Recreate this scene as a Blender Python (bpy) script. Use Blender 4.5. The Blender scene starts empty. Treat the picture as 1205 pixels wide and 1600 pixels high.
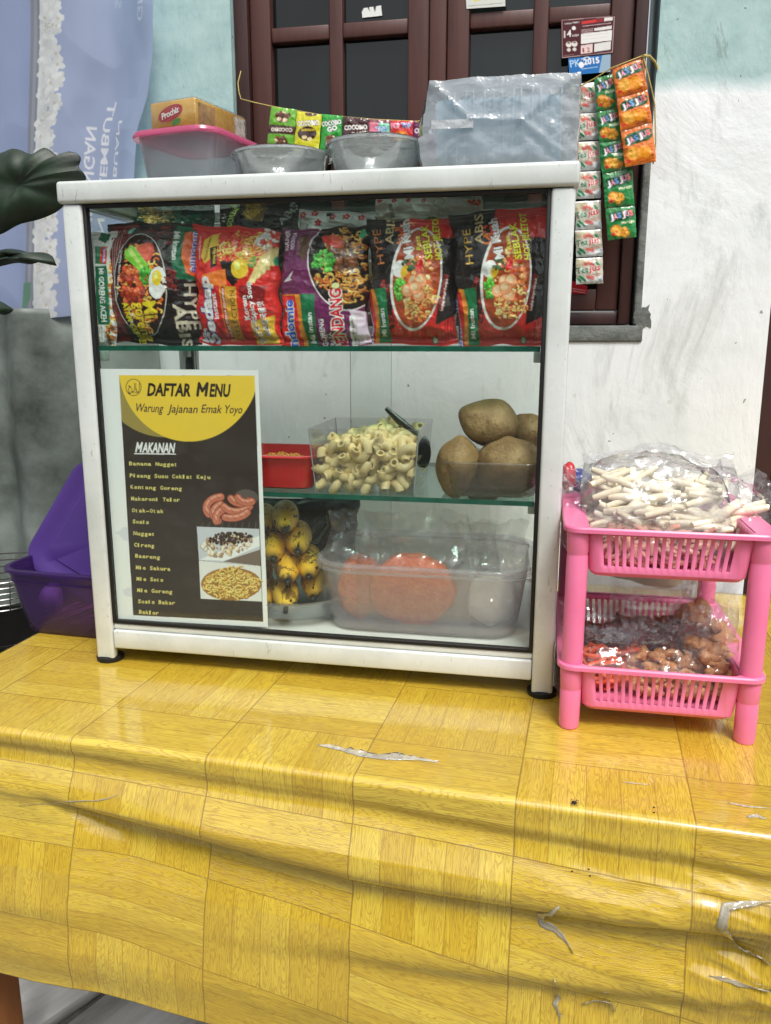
import bpy, bmesh, math, random
import numpy as np
from math import sin, cos, pi, radians as rad
from mathutils import Vector, Matrix

# ---------------------------------------------------------------- camera
sc = bpy.context.scene
COL = sc.collection
FPX = 1250.0                       # focal length in pixels of a 1205 x 1600 frame
YAW, PITCH, ROLL = -0.19135, 0.20908, 0.00056
CAM = np.array([0.22674, -0.76158, 0.35012])
FWD = np.array([sin(YAW)*cos(PITCH), cos(YAW)*cos(PITCH), -sin(PITCH)])
_r = np.array([cos(YAW), -sin(YAW), 0.0]); _u = np.cross(_r, FWD)
RIGHT = _r*cos(ROLL) + _u*sin(ROLL); UP = np.cross(RIGHT, FWD)
cd = bpy.data.cameras.new('camera'); cam = bpy.data.objects.new('camera', cd); COL.objects.link(cam)
cd.sensor_fit = 'VERTICAL'; cd.sensor_height = 24; cd.lens = 24*FPX/1600
cd.clip_start = 0.02; cd.clip_end = 500
cam.matrix_world = Matrix(((RIGHT[0], UP[0], -FWD[0], CAM[0]), (RIGHT[1], UP[1], -FWD[1], CAM[1]),
                           (RIGHT[2], UP[2], -FWD[2], CAM[2]), (0, 0, 0, 1)))
sc.camera = cam

# ---------------------------------------------------------------- world, sun, exposure
SUN_EL, SUN_AZ = rad(58), rad(150)      # azimuth measured clockwise from +Y
w = bpy.data.worlds.new('World'); sc.world = w; w.use_nodes = True
wn = w.node_tree.nodes; wl = w.node_tree.links
bg = wn['Background']; sky = wn.new('ShaderNodeTexSky'); sky.sky_type = 'NISHITA'; sky.sun_disc = False
sky.sun_elevation = SUN_EL; sky.sun_rotation = SUN_AZ; sky.dust_density = 4.0; sky.air_density = 1.0; sky.ozone_density = 1.0
hs = wn.new('ShaderNodeHueSaturation'); hs.inputs['Saturation'].default_value = 0.25
wl.new(sky.outputs[0], hs.inputs['Color']); wl.new(hs.outputs[0], bg.inputs[0]); bg.inputs[1].default_value = 0.15
sd = bpy.data.lights.new('sun', 'SUN'); sd.energy = 2.2; sd.angle = rad(20); sd.color = (1.0, 0.97, 0.92)
so = bpy.data.objects.new('sun', sd); COL.objects.link(so)
sdir = Vector((sin(SUN_AZ)*cos(SUN_EL), cos(SUN_AZ)*cos(SUN_EL), sin(SUN_EL)))
so.rotation_euler = sdir.to_track_quat('Z', 'Y').to_euler()
sc.view_settings.view_transform = 'Standard'; sc.view_settings.look = 'None'
sc.view_settings.exposure = 0.32; sc.view_settings.gamma = 1.0
sc.render.engine = 'CYCLES'
sc.cycles.use_denoising = True
sc.cycles.max_bounces = 12; sc.cycles.transparent_max_bounces = 40; sc.cycles.diffuse_bounces = 4
sc.cycles.glossy_bounces = 4; sc.cycles.transmission_bounces = 8
sc.cycles.caustics_reflective = False

# ---------------------------------------------------------------- helpers
def unproj(px, py, axis, val):
    px = np.asarray(px, float); py = np.asarray(py, float)
    d = FWD*FPX + RIGHT*(px[..., None]-602.5) + UP*(800-py[..., None])
    t = (val-CAM[axis])/d[..., axis]
    return CAM + d*t[..., None]
def U(px, py, y=None, z=None):
    return Vector(unproj(px, py, 1, y) if z is None else unproj(px, py, 2, z))
def lin(c):
    c = np.asarray(c, float)/255.0
    return np.where(c <= 0.04045, c/12.92, ((c+0.055)/1.055)**2.4)
def C4(*c): return tuple(float(x) for x in lin(c)) + (1.0,)

def _hash(ix, iy, seed):
    h = (ix.astype(np.int64)*374761393 + iy.astype(np.int64)*668265263 + seed*982451653) & 0xffffffff
    h = ((h ^ (h >> 13))*1274126177) & 0xffffffff
    return ((h ^ (h >> 16)) & 0xffff)/65535.0
def nz(x, y, seed=0):
    x = np.asarray(x, float); y = np.asarray(y, float)
    x, y = np.broadcast_arrays(x, y)
    ix = np.floor(x); iy = np.floor(y); fx = x-ix; fy = y-iy
    fx = fx*fx*(3-2*fx); fy = fy*fy*(3-2*fy)
    a = _hash(ix, iy, seed); b = _hash(ix+1, iy, seed); c = _hash(ix, iy+1, seed); d = _hash(ix+1, iy+1, seed)
    return (a*(1-fx)+b*fx)*(1-fy)+(c*(1-fx)+d*fx)*fy - 0.5
def fbm(x, y, seed=0, o=4):
    s = 0; a = 1.0
    for k in range(o):
        s = s + a*nz(x*2**k+17.3*k, y*2**k-9.1*k, seed+k); a *= 0.5
    return s
def ridge(x, y, seed=0, o=3):
    s = 0; a = 1.0
    for k in range(o):
        s = s + a*(1-4*np.abs(nz(x*2**k+7.7*k, y*2**k+3.3*k, seed+k))); a *= 0.5
    return s

def link(o, parent=None):
    COL.objects.link(o)
    if parent is not None: o.parent = parent
    return o
def tag(o, label=None, cat=None, group=None, kind=None):
    if label: o['label'] = label
    if cat: o['category'] = cat
    if group: o['group'] = group
    if kind: o['kind'] = kind
    return o
def thing(name, label, cat, loc=(0, 0, 0), rz=0.0, group=None, rot=None):
    o = bpy.data.objects.new(name, None); o.location = loc; o.rotation_euler = rot if rot else (0, 0, rz)
    o.empty_display_size = 0.02
    COL.objects.link(o); return tag(o, label, cat, group)
def smooth(me, angle=None):
    me.polygons.foreach_set('use_smooth', [True]*len(me.polygons))
    if angle is not None:
        bm = bmesh.new(); bm.from_mesh(me)
        for e in bm.edges:
            if len(e.link_faces) == 2 and e.calc_face_angle(0) > angle: e.smooth = False
        bm.to_mesh(me); bm.free()
def ob_from_bm(name, bm, mat, parent=None, sm=None, mats=None):
    me = bpy.data.meshes.new(name); bmesh.ops.recalc_face_normals(bm, faces=bm.faces[:])
    bm.to_mesh(me); bm.free()
    for m in (mats or [mat]): me.materials.append(m)
    if sm is not None: smooth(me, sm)
    return link(bpy.data.objects.new(name, me), parent)
def bx(bm, x0, x1, y0, y1, z0, z1, bev=0.0, seg=2, mi=0):
    r = bmesh.ops.create_cube(bm, size=1.0)
    for v in r['verts']:
        v.co = Vector((x0+(v.co.x+.5)*(x1-x0), y0+(v.co.y+.5)*(y1-y0), z0+(v.co.z+.5)*(z1-z0)))
    fs = set(f for v in r['verts'] for f in v.link_faces)
    for f in fs: f.material_index = mi
    if bev > 0:
        es = set(e for v in r['verts'] for e in v.link_edges)
        bmesh.ops.bevel(bm, geom=list(es), offset=bev, segments=seg, affect='EDGES', profile=0.5)
    return bm
def box(name, mat, parent, x0, x1, y0, y1, z0, z1, bev=0.0, seg=2):
    bm = bmesh.new(); bx(bm, x0, x1, y0, y1, z0, z1, bev, seg)
    return ob_from_bm(name, bm, mat, parent, sm=rad(50) if bev else None)
def tube(bm, pts, r, n=8, cap=True, closed=False):
    pts = [Vector(p) for p in pts]; rs = r if hasattr(r, '__len__') else [r]*len(pts)
    rings = []; up = None
    for i, p in enumerate(pts):
        a = pts[i-1] if (i > 0 or closed) else p; b = pts[(i+1) % len(pts)] if (i < len(pts)-1 or closed) else p
        t = (b-a).normalized() if (b-a).length > 1e-9 else Vector((0, 0, 1))
        if up is None: up = Vector((0, 0, 1)) if abs(t.z) < .9 else Vector((1, 0, 0))
        s = t.cross(up).normalized(); up = s.cross(t).normalized()
        rings.append([bm.verts.new(p + (s*cos(2*pi*k/n)+up*sin(2*pi*k/n))*rs[i]) for k in range(n)])
    m = len(rings)
    for i in range(m if closed else m-1):
        A, B = rings[i], rings[(i+1) % m]
        for k in range(n): bm.faces.new((A[k], A[(k+1) % n], B[(k+1) % n], B[k]))
    if cap and not closed:
        bm.faces.new(rings[0]); bm.faces.new(rings[-1])
    return bm
def lathe(bm, prof, n=48, sx=1.0, sy=1.0):
    rings = []
    for r, z in prof:
        rings.append([bm.verts.new((r*cos(2*pi*k/n)*sx, r*sin(2*pi*k/n)*sy, z)) for k in range(n)] if r > 1e-6 else [bm.verts.new((0, 0, z))])
    for A, B in zip(rings, rings[1:]):
        for k in range(n):
            if len(A) == 1 and len(B) == 1: continue
            if len(A) == 1: bm.faces.new((A[0], B[(k+1) % n], B[k]))
            elif len(B) == 1: bm.faces.new((A[k], A[(k+1) % n], B[0]))
            else: bm.faces.new((A[k], A[(k+1) % n], B[(k+1) % n], B[k]))
    return bm
def rrect(w, d, r, n=6):
    r = min(r, w/2-1e-4, d/2-1e-4); out = []
    for cx, cy, a0 in ((w/2-r, d/2-r, 0), (-w/2+r, d/2-r, pi/2), (-w/2+r, -d/2+r, pi), (w/2-r, -d/2+r, 1.5*pi)):
        for k in range(n+1):
            a = a0+pi/2*k/n; out.append((cx+r*cos(a), cy+r*sin(a)))
    return out
def loft(bm, sections, n=6, cap0=True, cap1=True):
    """sections: (w, d, r, z)"""
    rings = [[bm.verts.new((x, y, z)) for x, y in rrect(w_, d_, r_, n)] for w_, d_, r_, z in sections]
    for A, B in zip(rings, rings[1:]):
        m = len(A)
        for k in range(m): bm.faces.new((A[k], A[(k+1) % m], B[(k+1) % m], B[k]))
    if cap0: bm.faces.new(rings[0])
    if cap1: bm.faces.new(rings[-1])
    return bm
def tub(bm, w0, d0, w1, d1, h, r0, r1, t=0.0015, rim=0.005, rimh=0.003, n=6):
    """open container with a wall thickness and a flat rim"""
    S = [(w0*.93, d0*.93, r0*.9, 0), (w0, d0, r0, h*.05)]
    for k in (0.35, 0.7): S.append((w0+(w1-w0)*k, d0+(d1-d0)*k, r0+(r1-r0)*k, h*k))
    S += [(w1, d1, r1, h-rimh), (w1+2*rim, d1+2*rim, r1+rim, h-rimh), (w1+2*rim, d1+2*rim, r1+rim, h-.0006), (w1+2*rim-.001, d1+2*rim-.001, r1+rim, h),
          (w1-2*t, d1-2*t, r1, h)]
    for k in (0.7, 0.35): S.append((w0+(w1-w0)*k-2*t, d0+(d1-d0)*k-2*t, r0+(r1-r0)*k, h*k+t*.5))
    S += [(w0-2*t, d0-2*t, r0, h*.05+t), (w0*.9-2*t, d0*.9-2*t, r0*.9, t)]
    return loft(bm, S, n)
def grid_mesh(name, co, mat, parent=None, col=None, uv=None, sm=True, back=None, wrap=False):
    """co: (ny, nx, 3) numpy; optional colour (ny, nx, 3); back: second grid closing the body"""
    ny, nx = co.shape[:2]
    def faces(off, ny, nx, flip):
        i = np.arange(ny-1)[:, None]*nx + np.arange(nx-1)[None, :] + off
        f = np.stack([i, i+1, i+nx+1, i+nx], -1).reshape(-1, 4)
        return f[:, ::-1] if flip else f
    V = co.reshape(-1, 3); F = faces(0, ny, nx, False)
    if back is not None:
        by, bxn = back.shape[:2]
        F = np.concatenate([F, faces(len(V), by, bxn, True)]); V = np.concatenate([V, back.reshape(-1, 3)])
    me = bpy.data.meshes.new(name); me.vertices.add(len(V)); me.vertices.foreach_set('co', V.astype(np.float32).ravel())
    me.loops.add(len(F)*4); me.loops.foreach_set('vertex_index', F.astype(np.int32).ravel())
    me.polygons.add(len(F)); me.polygons.foreach_set('loop_start', (np.arange(len(F))*4).astype(np.int32))
    me.update(calc_edges=True)
    if col is not None:
        a = me.color_attributes.new('print', 'FLOAT_COLOR', 'POINT')
        cc = np.ones((len(V), 4), np.float32); cc[:, :3] = 0.5
        cc[:ny*nx, :3] = col.reshape(-1, 3)
        if back is not None: cc[ny*nx:, :3] = col.reshape(-1, 3).mean(0)
        a.data.foreach_set('color', cc.ravel())
    if uv is not None:
        l = me.uv_layers.new(name='UVMap'); u = uv.reshape(-1, 2)
        if back is not None: u = np.concatenate([u, np.zeros((len(V)-len(u), 2))])
        l.data.foreach_set('uv', u[F.ravel()].astype(np.float32).ravel())
    me.materials.append(mat)
    if sm: me.polygons.foreach_set('use_smooth', [True]*len(F))
    return link(bpy.data.objects.new(name, me), parent)

# ---------------------------------------------------------------- materials
def newmat(name):
    m = bpy.data.materials.new(name); m.use_nodes = True
    nt = m.node_tree; return m, nt, nt.nodes, nt.links, nt.nodes['Principled BSDF']
def coords(nt, kind='Object', scale=None):
    tc = nt.nodes.new('ShaderNodeTexCoord'); o = tc.outputs[kind]
    if scale is not None:
        mp = nt.nodes.new('ShaderNodeMapping'); mp.inputs['Scale'].default_value = scale if hasattr(scale, '__len__') else (scale,)*3
        nt.links.new(o, mp.inputs[0]); o = mp.outputs[0]
    return o
def noise_node(nt, vec, scale, detail=4, rough=0.6, dist=0.0):
    n = nt.nodes.new('ShaderNodeTexNoise'); n.inputs['Scale'].default_value = scale; n.inputs['Detail'].default_value = detail
    n.inputs['Roughness'].default_value = rough; n.inputs['Distortion'].default_value = dist
    if vec is not None: nt.links.new(vec, n.inputs['Vector'])
    return n.outputs['Fac']
def ramp(nt, fac, stops):
    r = nt.nodes.new('ShaderNodeValToRGB'); e = r.color_ramp.elements
    while len(e) < len(stops): e.new(0.5)
    for i, (p, c) in enumerate(stops): e[i].position = p; e[i].color = c
    nt.links.new(fac, r.inputs[0]); return r.outputs[0]
def mixc(nt, fac, a, b, blend='MIX'):
    m = nt.nodes.new('ShaderNodeMix'); m.data_type = 'RGBA'; m.blend_type = blend
    for k, v in ((0, fac), (6, a), (7, b)):
        if isinstance(v, (int, float, tuple)): m.inputs[k].default_value = v
        else: nt.links.new(v, m.inputs[k])
    return m.outputs[2]
def mth(nt, op, a, b=None, c=None):
    m = nt.nodes.new('ShaderNodeMath'); m.operation = op
    for k, v in enumerate((a, b, c)):
        if v is None: continue
        if isinstance(v, (int, float)): m.inputs[k].default_value = v
        else: nt.links.new(v, m.inputs[k])
    return m.outputs[0]
def bump(nt, h, p, dist=0.001, strength=1.0, normal=None):
    b = nt.nodes.new('ShaderNodeBump'); b.inputs['Distance'].default_value = dist; b.inputs['Strength'].default_value = strength
    nt.links.new(h, b.inputs['Height'])
    if p is not None: nt.links.new(b.outputs[0], p.inputs['Normal'])
    return b.outputs[0]
def M(name, c, rough=0.5, spec=0.5, var=0.12, scale=20, bscale=None, bd=0.0004, metal=0.0, coat=0.0, c2=None, detail=4, sss=0.0, trans=0.0, stretch=None):
    m, nt, N, L, p = newmat(name)
    v = coords(nt, 'Object', stretch)
    f = noise_node(nt, v, scale, detail)
    a = C4(*c); b = C4(*c2) if c2 else tuple(x*(1-var*2) for x in a[:3])+(1,)
    hi = a if c2 else tuple(min(1, x*(1+var*0.6)) for x in a[:3])+(1,)
    L.new(ramp(nt, f, [(0.3, b), (0.7, hi)]), p.inputs['Base Color'])
    p.inputs['Roughness'].default_value = rough; p.inputs['Specular IOR Level'].default_value = spec
    p.inputs['Metallic'].default_value = metal; p.inputs['Coat Weight'].default_value = coat; p.inputs['Coat Roughness'].default_value = 0.08
    if sss: p.inputs['Subsurface Weight'].default_value = sss; p.inputs['Subsurface Radius'].default_value = (0.01, 0.006, 0.003)
    if trans: p.inputs['Transmission Weight'].default_value = trans
    if bscale: bump(nt, noise_node(nt, v, bscale, 5), p, bd)
    return m
def film(name, tint=(255, 255, 255), milk=0.15, milkc=(235, 238, 240), rough=0.08, bscale=60, bd=0.002, gloss=1.6, ior=1.5, streak=None):
    """thin see-through plastic: clear + a share of milky diffuse + fresnel gloss"""
    m, nt, N, L, p = newmat(name); N.remove(p); out = N['Material Output']
    tr = N.new('ShaderNodeBsdfTransparent'); tr.inputs[0].default_value = C4(*tint)
    df = N.new('ShaderNodeBsdfDiffuse'); df.inputs[0].default_value = C4(*milkc)
    tl = N.new('ShaderNodeBsdfTranslucent'); tl.inputs[0].default_value = C4(*milkc)
    gl = N.new('ShaderNodeBsdfGlossy'); gl.inputs['Roughness'].default_value = rough
    v = coords(nt, 'Object')
    dm = N.new('ShaderNodeMixShader'); dm.inputs[0].default_value = 0.4; L.new(df.outputs[0], dm.inputs[1]); L.new(tl.outputs[0], dm.inputs[2])
    m1 = N.new('ShaderNodeMixShader'); L.new(tr.outputs[0], m1.inputs[1]); L.new(dm.outputs[0], m1.inputs[2])
    if streak:
        f = noise_node(nt, v, streak, 4, 0.7, 0.5)
        L.new(mth(nt, 'MULTIPLY', mth(nt, 'SMOOTHSTEP' if False else 'POWER', f, 2.5), milk*5.6), m1.inputs[0])
    else: m1.inputs[0].default_value = milk
    geo = N.new('ShaderNodeNewGeometry'); dp = N.new('ShaderNodeVectorMath'); dp.operation = 'DOT_PRODUCT'
    L.new(geo.outputs['Incoming'], dp.inputs[0]); L.new(geo.outputs['Normal'], dp.inputs[1])
    if bscale:
        nn = bump(nt, noise_node(nt, v, bscale, 3, 0.55, 0.3), None, bd)
        L.new(nn, gl.inputs['Normal']); L.new(nn, dp.inputs[1])
    cs = mth(nt, 'SUBTRACT', 1.0, mth(nt, 'MINIMUM', mth(nt, 'ABSOLUTE', dp.outputs['Value']), 1.0))
    fres = mth(nt, 'ADD', 0.04, mth(nt, 'MULTIPLY', mth(nt, 'POWER', cs, 5.0), 0.9))
    m2 = N.new('ShaderNodeMixShader'); L.new(mth(nt, 'MINIMUM', mth(nt, 'MULTIPLY', fres, gloss), 1.0), m2.inputs[0])
    L.new(m1.outputs[0], m2.inputs[1]); L.new(gl.outputs[0], m2.inputs[2]); L.new(m2.outputs[0], out.inputs[0])
    return m
def printed(name, rough=0.3, spec=0.5, coat=0.0, bscale=None, bd=0.0008, gain=1.0):
    m, nt, N, L, p = newmat(name)
    a = N.new('ShaderNodeAttribute'); a.attribute_name = 'print'
    L.new(a.outputs['Color'], p.inputs['Base Color'])
    p.inputs['Roughness'].default_value = rough; p.inputs['Specular IOR Level'].default_value = spec
    p.inputs['Coat Weight'].default_value = coat; p.inputs['Coat Roughness'].default_value = 0.1
    if bscale: bump(nt, noise_node(nt, coords(nt), bscale, 4, 0.6, 0.6), p, bd)
    return m

# ---------------------------------------------------------------- printed artwork: drawn by numpy, carried by vertex colours
_tc = {}
def glyphs(s, bold, shear=0.0):
    k = (s, bold, shear)
    if k in _tc: return _tc[k]
    c = bpy.data.curves.new('t', 'FONT'); c.body = s; c.offset = bold; c.resolution_u = 2; c.shear = shear
    o = bpy.data.objects.new('t', c); me = o.to_mesh(); me.calc_loop_triangles()
    co = np.zeros(len(me.vertices)*3); me.vertices.foreach_get('co', co); co = co.reshape(-1, 3)[:, :2]
    tr = np.zeros(len(me.loop_triangles)*3, np.int32); me.loop_triangles.foreach_get('vertices', tr)
    T = co[tr.reshape(-1, 3)].copy() if len(co) else np.zeros((0, 3, 2))
    o.to_mesh_clear(); bpy.data.objects.remove(o); bpy.data.curves.remove(c)
    if len(T):
        T[..., 0] -= T[..., 0].min(); L_ = T[..., 0].max(); T[..., 0] /= L_
        T[..., 1] /= 0.73
    _tc[k] = T; return T

class Art:
    """canvas drawn in 'crop' pixels of the studied photograph region: origin o, scale s; quad = its four corners (TL TR BR BL) in crop px"""
    def __init__(s, o, scale, quad, dens=1.0, ss=2, bg=(128, 128, 128)):
        s.o = o; s.s = scale; q = np.array(quad, float); s.quad = q
        wpx = max(np.linalg.norm(q[1]-q[0]), np.linalg.norm(q[2]-q[3]))/scale; hpx = max(np.linalg.norm(q[3]-q[0]), np.linalg.norm(q[2]-q[1]))/scale
        s.nx = max(4, int(wpx*dens)); s.ny = max(4, int(hpx*dens)); s.ss = ss
        s.W = s.nx*ss; s.H = s.ny*ss
        s.A = np.zeros((s.H, s.W, 3)); s.A[:] = lin(bg)
        src = np.array([(0, 0), (1, 0), (1, 1), (0, 1)], float)
        A = []
        for (u, v), (x, y) in zip(src, q):
            A.append([u, v, 1, 0, 0, 0, -u*x, -v*x]); A.append([0, 0, 0, u, v, 1, -u*y, -v*y])
        h = np.linalg.solve(np.array(A), q.ravel()); s.Hm = np.append(h, 1).reshape(3, 3); s.Hi = np.linalg.inv(s.Hm)
        s.k = s.W/wpx/scale                       # canvas px per crop px
        s.rng = np.random.RandomState(int(abs(q).sum()) % 99991)
    def cv(s, P):
        P = np.asarray(P, float); q = np.concatenate([P, np.ones(P.shape[:-1]+(1,))], -1) @ s.Hi.T
        q = q[..., :2]/q[..., 2:]; return q*np.array([s.W, s.H])
    def uv2px(s, u, v):
        q = np.stack([u, v, np.ones_like(u)], -1) @ s.Hm.T
        q = q[..., :2]/q[..., 2:]; return s.o[0]+q[..., 0]/s.s, s.o[1]+q[..., 1]/s.s
    def _put(s, x0, y0, m, col, al):
        if not m.any(): return
        R = s.A[y0:y0+m.shape[0], x0:x0+m.shape[1]]; c = lin(col)
        R[m] = R[m]*(1-al)+c*al
    def egg(s, cx, cy, rx, ry, col, rot=0.0, top=1.0, al=1.0):
        a = np.linspace(0, 2*pi, 48, endpoint=False); y = ry*np.sin(a); x = rx*np.cos(a)*(1+(top-1)*(-np.sin(a)+1)/2)
        c, t = cos(rot), sin(rot); s.poly(np.stack([cx+x*c-y*t, cy+x*t+y*c], -1), col, al)
    def tri(s, T, col, al=1.0):
        for t in T:
            x0 = max(0, int(t[:, 0].min())); x1 = min(s.W-1, int(t[:, 0].max())+1); y0 = max(0, int(t[:, 1].min())); y1 = min(s.H-1, int(t[:, 1].max())+1)
            if x1 < x0 or y1 < y0: continue
            X = np.arange(x0, x1+1)[None, :]+.5; Y = np.arange(y0, y1+1)[:, None]+.5
            (ax, ay), (b_x, by), (cx, cy) = t
            w0 = (b_x-ax)*(Y-ay)-(by-ay)*(X-ax); w1 = (cx-b_x)*(Y-by)-(cy-by)*(X-b_x); w2 = (ax-cx)*(Y-cy)-(ay-cy)*(X-cx)
            m = ((w0 >= 0) & (w1 >= 0) & (w2 >= 0)) | ((w0 <= 0) & (w1 <= 0) & (w2 <= 0))
            s._put(x0, y0, m, col, al)
    def text(s, body, p0, p1, h, col, bold=0.02, out=None, outw=0.05, shear=0.0, mirror=False):
        p0 = np.array(p0, float); p1 = np.array(p1, float); d = p1-p0; n = np.array([d[1], -d[0]])/max(1e-6, np.hypot(*d))
        if mirror: n = -n
        bold = bold*.55
        for b, c in (([(bold+outw*.75, out)] if out else [])+[(bold, col)]):
            T = glyphs(body, b, shear)
            if not len(T): continue
            P = p0 + T[..., :1]*d + T[..., 1:]*n*h
            s.tri(s.cv(P), c)
    def poly(s, pts, col, al=1.0):
        P = s.cv(pts); x0 = max(0, int(P[:, 0].min())); x1 = min(s.W-1, int(P[:, 0].max())+1); y0 = max(0, int(P[:, 1].min())); y1 = min(s.H-1, int(P[:, 1].max())+1)
        if x1 < x0 or y1 < y0: return
        X = np.arange(x0, x1+1)[None, :]+.5; Y = np.arange(y0, y1+1)[:, None]+.5
        m = np.zeros((y1-y0+1, x1-x0+1), bool)
        for a, b in zip(P, np.roll(P, -1, 0)):
            if a[1] == b[1]: continue
            c = ((a[1] > Y) != (b[1] > Y)) & (X < (b[0]-a[0])*(Y-a[1])/(b[1]-a[1])+a[0]); m ^= c
        s._put(x0, y0, m, col, al)
    def emm(s, x0, y0, x1, h, wd, sh, col):
        P = [(x0, y0), (x0+sh, y0-h), (x0+(x1-x0)*.5+sh*.4, y0-h*.35), (x1+sh, y0-h), (x1, y0)]
        s.line(P, wd, col)
    def ell(s, cx, cy, rx, ry, col, rot=0.0, al=1.0, wob=0.0):
        a = np.linspace(0, 2*pi, 28, endpoint=False); r = 1+wob*s.rng.uniform(-1, 1, 28)
        x = rx*np.cos(a)*r; y = ry*np.sin(a)*r; c, t = cos(rot), sin(rot)
        s.poly(np.stack([cx+x*c-y*t, cy+x*t+y*c], -1), col, al)
    def fill(s, col): s.A[:] = lin(col)
    def rect(s, x0, y0, x1, y1, col, al=1.0): s.poly([(x0, y0), (x1, y0), (x1, y1), (x0, y1)], col, al)
    def line(s, pts, wd, col, al=1.0):
        P = s.cv(pts); w_ = max(0.5, wd*s.k/2)
        for a, b in zip(P, P[1:]):
            x0 = max(0, int(min(a[0], b[0])-w_-1)); x1 = min(s.W-1, int(max(a[0], b[0])+w_+1)); y0 = max(0, int(min(a[1], b[1])-w_-1)); y1 = min(s.H-1, int(max(a[1], b[1])+w_+1))
            if x1 < x0 or y1 < y0: continue
            X = np.arange(x0, x1+1)[None, :]+.5; Y = np.arange(y0, y1+1)[:, None]+.5; d = b-a; l2 = max(1e-6, d@d)
            t = np.clip(((X-a[0])*d[0]+(Y-a[1])*d[1])/l2, 0, 1)
            s._put(x0, y0, ((X-a[0]-t*d[0])**2+(Y-a[1]-t*d[1])**2) < w_*w_, col, al)
    def noodles(s, cx, cy, rx, ry, cols, n=120, wd=7, rot=0.0, L=1.0):
        for i in range(n):
            r = math.sqrt(s.rng.rand())*.95; a = s.rng.rand()*2*pi; x = rx*r*cos(a); y = ry*r*sin(a)
            x, y = cx+x*cos(rot)-y*sin(rot), cy+x*sin(rot)+y*cos(rot)
            R = s.rng.uniform(8, 26)*L; a0 = s.rng.rand()*2*pi; da = s.rng.uniform(1.2, 3.5)
            t = a0+np.linspace(0, da, 7); pts = np.stack([x+R*np.cos(t)-R*cos(a0), y+R*.7*np.sin(t)-R*.7*sin(a0)], -1)
            c = np.array(cols[s.rng.randint(len(cols))], float)
            s.line(pts+np.array([wd*.25, wd*.3]), wd, c*0.5, 0.8); s.line(pts, wd, c)
            s.line(pts-np.array([wd*.15, wd*.2]), wd*.35, np.minimum(255, c*1.25+20), 0.7)
    def blobs(s, cx, cy, rx, ry, cols, n=30, size=10, rot=0.0):
        for i in range(n):
            r = math.sqrt(s.rng.rand()); a = s.rng.rand()*2*pi; x = rx*r*cos(a); y = ry*r*sin(a)
            x, y = cx+x*cos(rot)-y*sin(rot), cy+x*sin(rot)+y*cos(rot); q = size*s.rng.uniform(.5, 1.3)
            c = np.array(cols[s.rng.randint(len(cols))], float)
            s.ell(x+q*.12, y+q*.18, q, q*.8, c*.55, s.rng.rand()*3, .8, .15); s.ell(x, y, q*.92, q*.72, c, s.rng.rand()*3, 1, .12)
            s.ell(x-q*.2, y-q*.25, q*.45, q*.3, np.minimum(255, c*1.2+25), s.rng.rand()*3, .6)
    def tiny(s, p0, p1, rows, gap, col, h=4):
        """rows of illegibly small print along p0->p1, stacked by gap=(dx,dy)"""
        p0 = np.array(p0, float); p1 = np.array(p1, float); g = np.array(gap, float); d = (p1-p0)
        for r in range(rows):
            t = 0.0
            while t < .97:
                q = s.rng.uniform(.02, .09); e = min(.98, t+q)
                s.line([p0+d*t+g*r, p0+d*e+g*r], h, col, .75); t = e+.02
    def grain(s, amt=0.03, f=0.15):
        y, x = np.mgrid[0:s.H, 0:s.W]; s.A *= (1+amt*2*fbm(x*f/s.ss, y*f/s.ss, 3))[..., None]
    def colors(s):
        return np.clip(s.A.reshape(s.ny, s.ss, s.nx, s.ss, 3).mean((1, 3)), 0, 1)
    def uvgrid(s):
        u = (np.arange(s.nx)+.5)/s.nx; v = (np.arange(s.ny)+.5)/s.ny
        u[0] = 0; u[-1] = 1; v[0] = 0; v[-1] = 1
        return np.meshgrid(u, v)
def sheet(name, art, y, mat, parent=None, off=None, thick=0.0006, edge=None, gain=1.0):
    """art on a real plane y=const (or y = a + b*x via tuple); off(u,v)->displacement towards the viewer"""
    u, v = art.uvgrid(); px, py = art.uv2px(u, v)
    if edge is not None:
        dx, dy = edge(u, v); px = px+dx; py = py+dy
    co = unproj(px, py, 1, y)
    back = co[::max(1, art.ny//24)][:, ::max(1, art.nx//24)].copy()
    if (art.ny-1) % max(1, art.ny//24): back = np.concatenate([back, co[-1:, ::max(1, art.nx//24)]], 0)
    if (art.nx-1) % max(1, art.nx//24):
        lastc = np.concatenate([co[::max(1, art.ny//24)][:, -1:], co[-1:, -1:]], 0) if back.shape[0] != len(co[::max(1, art.ny//24)]) else co[::max(1, art.ny//24)][:, -1:]
        back = np.concatenate([back, lastc], 1)
    if off is not None:
        co = co.copy(); co[..., 1] -= off(u, v)
    co[..., 1] -= thick
    if off is not None:
        by = np.linspace(0, 1, back.shape[0])[:, None]; bxx = np.linspace(0, 1, back.shape[1])[None, :]
        back[..., 1] += np.abs(off(bxx+0*by, by+0*bxx))*0.85
    return grid_mesh(name, co, mat, parent, col=np.clip(art.colors()*gain, 0, .86), back=back)

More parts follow.
